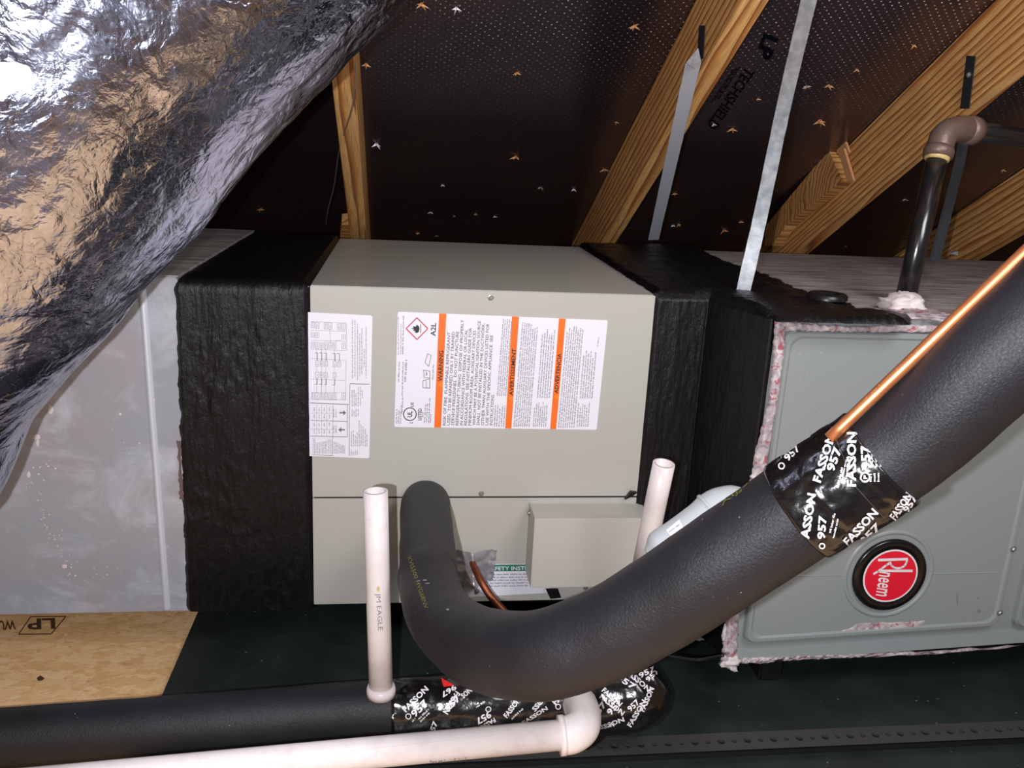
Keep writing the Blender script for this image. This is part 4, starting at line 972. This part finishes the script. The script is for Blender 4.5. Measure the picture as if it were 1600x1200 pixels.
# --- PVC pipes
def pvc(name, label, a_, b_, r, ring=True, group=None):
    t = thing(name, a_, label, 'pipe', group)
    tube([a_, a_.lerp(b_, 0.33), a_.lerp(b_, 0.66), b_], r, 40, True, None, r * 0.80).build('pvc_tube', M['pvc'], t, True)
    me = t.children[0].data
    return t
a_ = PY(595.5, 1081, YH - 0.022); b_ = PY(586.5, 767, YH - 0.01)
rv = 38 / 2 / FPX * 1.17
v1 = pvc('pvc_vent', 'white plastic pipe standing upright at left on the insulated floor pipe', a_ + Vector((0, 0, -0.006)), b_, rv, group='upright white vent pipes')
o = tube([a_ + Vector((0, 0, -0.004)), a_ + Vector((0, 0, 0.004)), a_ + Vector((0, 0, 0.010))], [rv * 1.22, rv * 1.24, rv * 1.14], 40).build('socket_ring', M['pvc'], v1, True)
VS = on_mesh([c for c in v1.children if c.name.startswith('pvc_tube')], 0.0005)
P = Print(); P.text('JM EAGLE', (587.5, 927), (591, 985), 7.5, 0.0); P.build('printed_text', M['greyink'], v1, VS, sub=4)
P = Print(); blob(P, 591, 920, 2.5, 4.5); P.build('yellow_spot', M['joint'], v1, VS, sub=3)
a2 = PY(1005, 880, -0.16); b2 = PY(1037.5, 724, -0.185)
v2 = pvc('pvc_vent', 'white plastic pipe standing upright at right against the black tarred transition', a2, b2, 36 / 2 / FPX * 1.24, group='upright white vent pipes')

YD = -0.50
dr = thing('pvc_drain', PY(880, 1150, YD), 'white plastic drain pipe with elbow crossing the bottom of the pan', 'pipe')
e0 = PY(880, 1148, YD); l0 = PY(-560, 1281, YD); rD = 0.0172
tube([l0, l0.lerp(e0, 0.5), e0], rD, 40).build('pvc_tube', M['pvc'], dr, True)
up = PY(900, 1086, -0.37)
# elbow: from the pipe end, bends back and up
c1 = PY(912, 1140, YD); ep = catmull([PY(876, 1149, YD), PY(893, 1147, YD), PY(908, 1136, YD + 0.012), PY(911, 1118, YD + 0.04), PY(906, 1100, YD + 0.075)], 8)
tube(ep, rD * 1.27, 40).build('elbow', M['pvc'], dr, True)
tube([PY(873.5, 1149.3, YD), PY(882, 1148.5, YD)], [rD * 1.33] * 2, 40).build('elbow_collar', M['pvc'], dr, True)
tube([PY(907, 1104, YD + 0.07), PY(900, 1082, YD + 0.12), PY(893, 1062, -0.31)], rD * 1.0, 40).build('riser', M['pvc'], dr, True)
P = Print(); DS = on_mesh([c for c in dr.children if c.name.startswith('pvc_tube')], 0.0005); P.micro((672, 1193), (730, 1188), 5); P.build('printed_text', M['greyink'], dr, DS, sub=5)
P = Print(); P.line((520, 1176), (860, 1140), 0.6); P.build('red_line', M['faint'], dr, DS, sub=8)

# --- grey plastic trap behind the big pipe
gt = thing('condensate_trap', PD(1060, 830, 1.03), 'light grey plastic elongated trap with small paper label, behind the black insulated pipe', 'trap')
P_ = [PD(1012, 868, 1.03), PD(1030, 858, 1.03), PD(1060, 838, 1.03), PD(1095, 812, 1.03), PD(1112, 799, 1.03), PD(1128, 790, 1.03), PD(1150, 786, 1.035), PD(1170, 800, 1.04)]
gp, gr = resample(P_, [0.008, 0.021, 0.0215, 0.0215, 0.023, 0.0225, 0.020, 0.012], 8)
gb = tube(gp, gr, 40).build('trap_body', M['greypl'], gt, True)
i_ = 30
tube([gp[i_], gp[i_ + 1], gp[i_ + 2]], [0.0245, 0.0250, 0.0245], 40).build('trap_collar', M['greypl'], gt, True)
GS = on_mesh([gb], 0.0006); Print().poly([(1041, 829), (1062, 812), (1067, 824), (1048, 838)]).build('paper_label', M['white'], gt, GS, sub=4)
P = Print(); P.micro((1046, 833), (1064, 820), 2.5); P.build('label_print', M['greyink'], gt, on_mesh([gb], 0.0010), sub=4)

# --- black iron gas pipe
gas = thing('iron_pipe', PZ(1412, 480, ZT), 'black iron pipe rising from the furnace top to a rusty elbow', 'pipe')
g0 = PZ(1412, 480, ZT); dep0 = -(ROT.transposed() @ (g0 - CAM)).z
print('gas depth', dep0, g0)
g1 = PD(1467, 236, dep0 * 1.0); rg = 31 / 2 / FPX * dep0
tube([g0, g0.lerp(g1, 0.5), g1], rg, 32).build('vertical_run', M['iron'], gas, True)
e1 = PD(1466, 240, dep0); e2 = PD(1474, 214, dep0); e3 = PD(1490, 203, dep0 * 1.005); e4 = PD(1514, 203, dep0 * 1.02)
tube(catmull([e1, e2, e3, e4], 8), [rg * 1.28] * 25, 32, True, lambda i, an, p: 0.0006 * nz(p, 80)).build('elbow', M['elbow'], gas, True)
tube([PD(1465, 246, dep0), PD(1467, 236, dep0), PD(1469, 230, dep0)], [rg * 1.42, rg * 1.48, rg * 1.35], 32).build('elbow_band', M['elbow'], gas, True)
tube([PD(1508, 203, dep0 * 1.017), PD(1516, 204, dep0 * 1.021), PD(1522, 205, dep0 * 1.025)], [rg * 1.35, rg * 1.48, rg * 1.42], 32).build('elbow_band', M['elbow'], gas, True)
tube([PD(1463, 251, dep0), PD(1465, 244, dep0)], [rg * 1.14, rg * 1.25], 28, True, lambda i, an, p: 0.0015 * nz(p, 200)).build('thread_sealant', M['joint'], gas, True)
tube([PD(1514, 203, dep0 * 1.02), PD(1600, 217, dep0 * 1.10), PD(1720, 236, dep0 * 1.2)], rg, 32).build('horizontal_run', M['iron'], gas, True)
lump('mastic_base', 1412, 484, ZT + 0.001, 0.034, 0.028, M['mastic'], gas, amp=0.5, seed=3, plane='z')
lump('mastic_base', 1440, 492, ZT + 0.0005, 0.052, 0.008, M['pink'], gas, amp=0.6, seed=9, plane='z')

# ================================================================== STRAPS
def strap(name, pts, w_, label, mat='strap', cat='strap', th=0.0012, seg=10, twist=None, group=None):
    """flat band through world points; the band's width direction is given by the photo's horizontal"""
    t = thing(name, pts[0], label, cat, group); P_ = catmull(pts, seg); m = MB(); wx = ROT @ Vector((1, 0, 0))
    for i, p in enumerate(P_):
        T = (P_[min(i + 1, len(P_) - 1)] - P_[max(i - 1, 0)]).normalized()
        W = (wx - T * wx.dot(T)).normalized()
        if twist: W = Matrix.Rotation(twist(i / (len(P_) - 1)), 3, T) @ W
        N = T.cross(W).normalized() * th; ww = W * (w_ / 2) * (1 + 0.05 * nz(p, 40))
        m.v += [p - ww, p + ww, p + ww + N, p - ww + N]
    n = len(P_)
    for i in range(n - 1):
        for k in range(4): m.f.append((i * 4 + k, i * 4 + (k + 1) % 4, (i + 1) * 4 + (k + 1) % 4, (i + 1) * 4 + k))
    m.f += [(0, 1, 2, 3), (n * 4 - 4, n * 4 - 3, n * 4 - 2, n * 4 - 1)]
    m.build('metal_band', M[mat], t, False); return t
dpt = lambda p: -(ROT.transposed() @ (p - CAM)).z
sb = PZ(1021, 372, ZT + 0.006); print('strap1 base', sb); sb = PY(1021, 375, 0.725); st1 = PR(1083, 100, -0.006)
st_t = PX(1082, 100, 0.500)
w1 = 0.0235; dS = dpt(st1) - 0.003; dB = dpt(PR(967, 377, 0)) + 0.02; print('strap depths', dS, dB)
s_1 = strap('hanger_strap', [sb, sb.lerp(st1, 0.33), sb.lerp(st1, 0.66), st1], 19.5 / FPX * (dpt(st1) + dpt(sb)) / 2, 'galvanised hanger strap bent at its top on the second rafter', 'brightstrap', group='metal hanger straps')  # the strap's specular brightness is put into its paler colour
MB().prism([PD(1072, 98, dS), PD(1091, 75, dS - 0.02), PD(1096, 97, dS - 0.01), PD(1086, 108, dS)], ROT @ Vector((0, 0, -0.0015))).build('folded_corner', M['strap'], s_1)
MB().prism([PX(1089, 92, 0.5025), PX(1098, 92, 0.5025), PX(1101, 40, 0.5025), PX(1092, 40, 0.5025)], (0.0015, 0, 0)).build('nailed_end', M['darkstrap'], s_1)
s2b = PZ(1164, 452, ZT + 0.01); d2 = -(ROT.transposed() @ (s2b - CAM)).z; print('strap2', s2b, d2)
strap('hanger_strap', [PD(1161, 456, d2 - 0.004), PD(1190, 330, d2 * 0.99), PD(1225, 165, d2 * 0.95), PD(1264, 0, d2 * 0.88), PD(1300, -150, d2 * 0.82)], 0.0238, 'long grey painted hanger strap running up out of frame, centre right', group='metal hanger straps')
d3 = dep0 * 1.28
strap('hanger_strap', [PD(1460, 408, d3), PD(1480, 330, d3), PD(1503, 236, d3), PD(1508, 180, d3)], 0.0225, 'dark steel strap behind the iron pipe, running up to its elbow', 'darkstrap', group='metal hanger straps')
q0 = PX(1510, 172, 1.024); q1 = PX(1518, 88, 1.024)
m = MB().prism([PX(1501, 170, 1.024), PX(1515, 170, 1.024), PX(1525, 88, 1.024), PX(1511, 87, 1.024)], (-0.0015, 0, 0))
t = thing('nailed_strap', q0, 'short dark strap end nailed flat on the wide rafter above the elbow', 'strap', 'metal hanger straps'); m.build('metal_band', M['darkstrap'], t)
screw(t, PX(1514, 117, 1.022), (-1, 0, 0), 0.004, 'nail_head')
# crumpled scrap at the eave right
m = MB(); 
pts = [(1482, 396), (1496, 388), (1512, 378), (1536, 362), (1539, 372), (1532, 397), (1515, 398), (1497, 399)]
cpt = PZ(1512, 398, ZT + 0.002)
sc = thing('foil_scrap', cpt, 'torn grey foil scrap standing on the furnace top at far right', 'scrap')
dq = -(ROT.transposed() @ (cpt - CAM)).z
ctr = PD(1517, 388, dq - 0.015); ring_ = [PD(x, y, dq + random.uniform(-0.008, 0.008)) for x, y in pts]
m.add([ctr] + ring_, [(0, i + 1, (i + 1) % 8 + 1) for i in range(8)])
bk = [p + ROT @ Vector((0, 0, -0.003)) for p in [ctr] + ring_]; m.add(bk, [(0, (i + 1) % 8 + 1, i + 1) for i in range(8)]); m.build('foil_sheet', M['strap'], sc)

# ================================================================== THIN WIRES
def wire(name, rows_, r, mat, label, pf=None):
    P_ = [PD(*r_) if len(r_) == 3 else PR(r_[0], r_[1], r_[3]) for r_ in rows_]
    t = thing(name, P_[0], label, 'wire'); tube(catmull(P_, 10), r, 10).build('wire_run', M[mat], t, True); return t
wire('thin_wire', [(556, 100, 0, -0.02), (553, 150, 0, -0.02), (545, 185, 0, -0.02), (530, 235, 0, 0.02), (522, 290, 0, 0.04), (513, 325, 0, 0.04), (509, 352, 0, 0.05)], 0.0011, 'wire', 'thin grey wire hanging beside the short narrow rafter')
wire('black_cable', [(1035, 1024, 1.30), (1060, 1028, 1.27), (1085, 1031, 1.25), (1105, 1029, 1.24), (1130, 1024, 1.22)], 0.0022, 'blackrub', 'thin shiny black cable between the taped joint and the furnace foot')

# ================================================================== FOIL FLEX DUCT (near the lens, upper left)
fd = thing('foil_duct', PD(-200, 560, 0.87), 'large crinkled silver foil flexible duct hanging across the upper left', 'duct')
ax = [(-420, 640, 0.90, 800), (-330, 470, 0.90, 800), (-170, 285, 0.88, 790), (-5, 100, 0.87, 780), (150, -80, 0.86, 780), (330, -270, 0.86, 790), (430, -380, 0.86, 790)]
P_, R_ = pd_path(ax); R_ = [r * 0.965 for r in R_]
fpath, frad = resample(P_, R_, 46)
def dfo(i, an, p):
    q_ = p + Vector((nz(p, 6, 1), nz(p, 6, 2), nz(p, 6, 3))) * 0.03
    d_ = noise.voronoi(q_ * 14)[0]; e_ = noise.voronoi(q_ * 34)[0]
    return 0.007 * nz(p, 5, 4) + 0.0035 * nz(q_, 12, 9) + 0.004 * min(d_[1] - d_[0], 0.3) + 0.0014 * min(e_[1] - e_[0], 0.25) + 0.0016 * abs(nz(q_, 30, 6))
fo = tube(fpath, frad, 420, False, dfo).build('foil_jacket', M['foil'], fd, True)
FO = on_mesh([fo], 0.0008)
P = Print(); P.poly([(-10, 96), (30, 98), (46, 104), (52, 118), (60, 124), (52, 136), (34, 138), (18, 146), (6, 154), (-10, 160)]); P.build('white_sealant', M['foilwhite'], fo, FO, sub=8, label='white sealant smear')
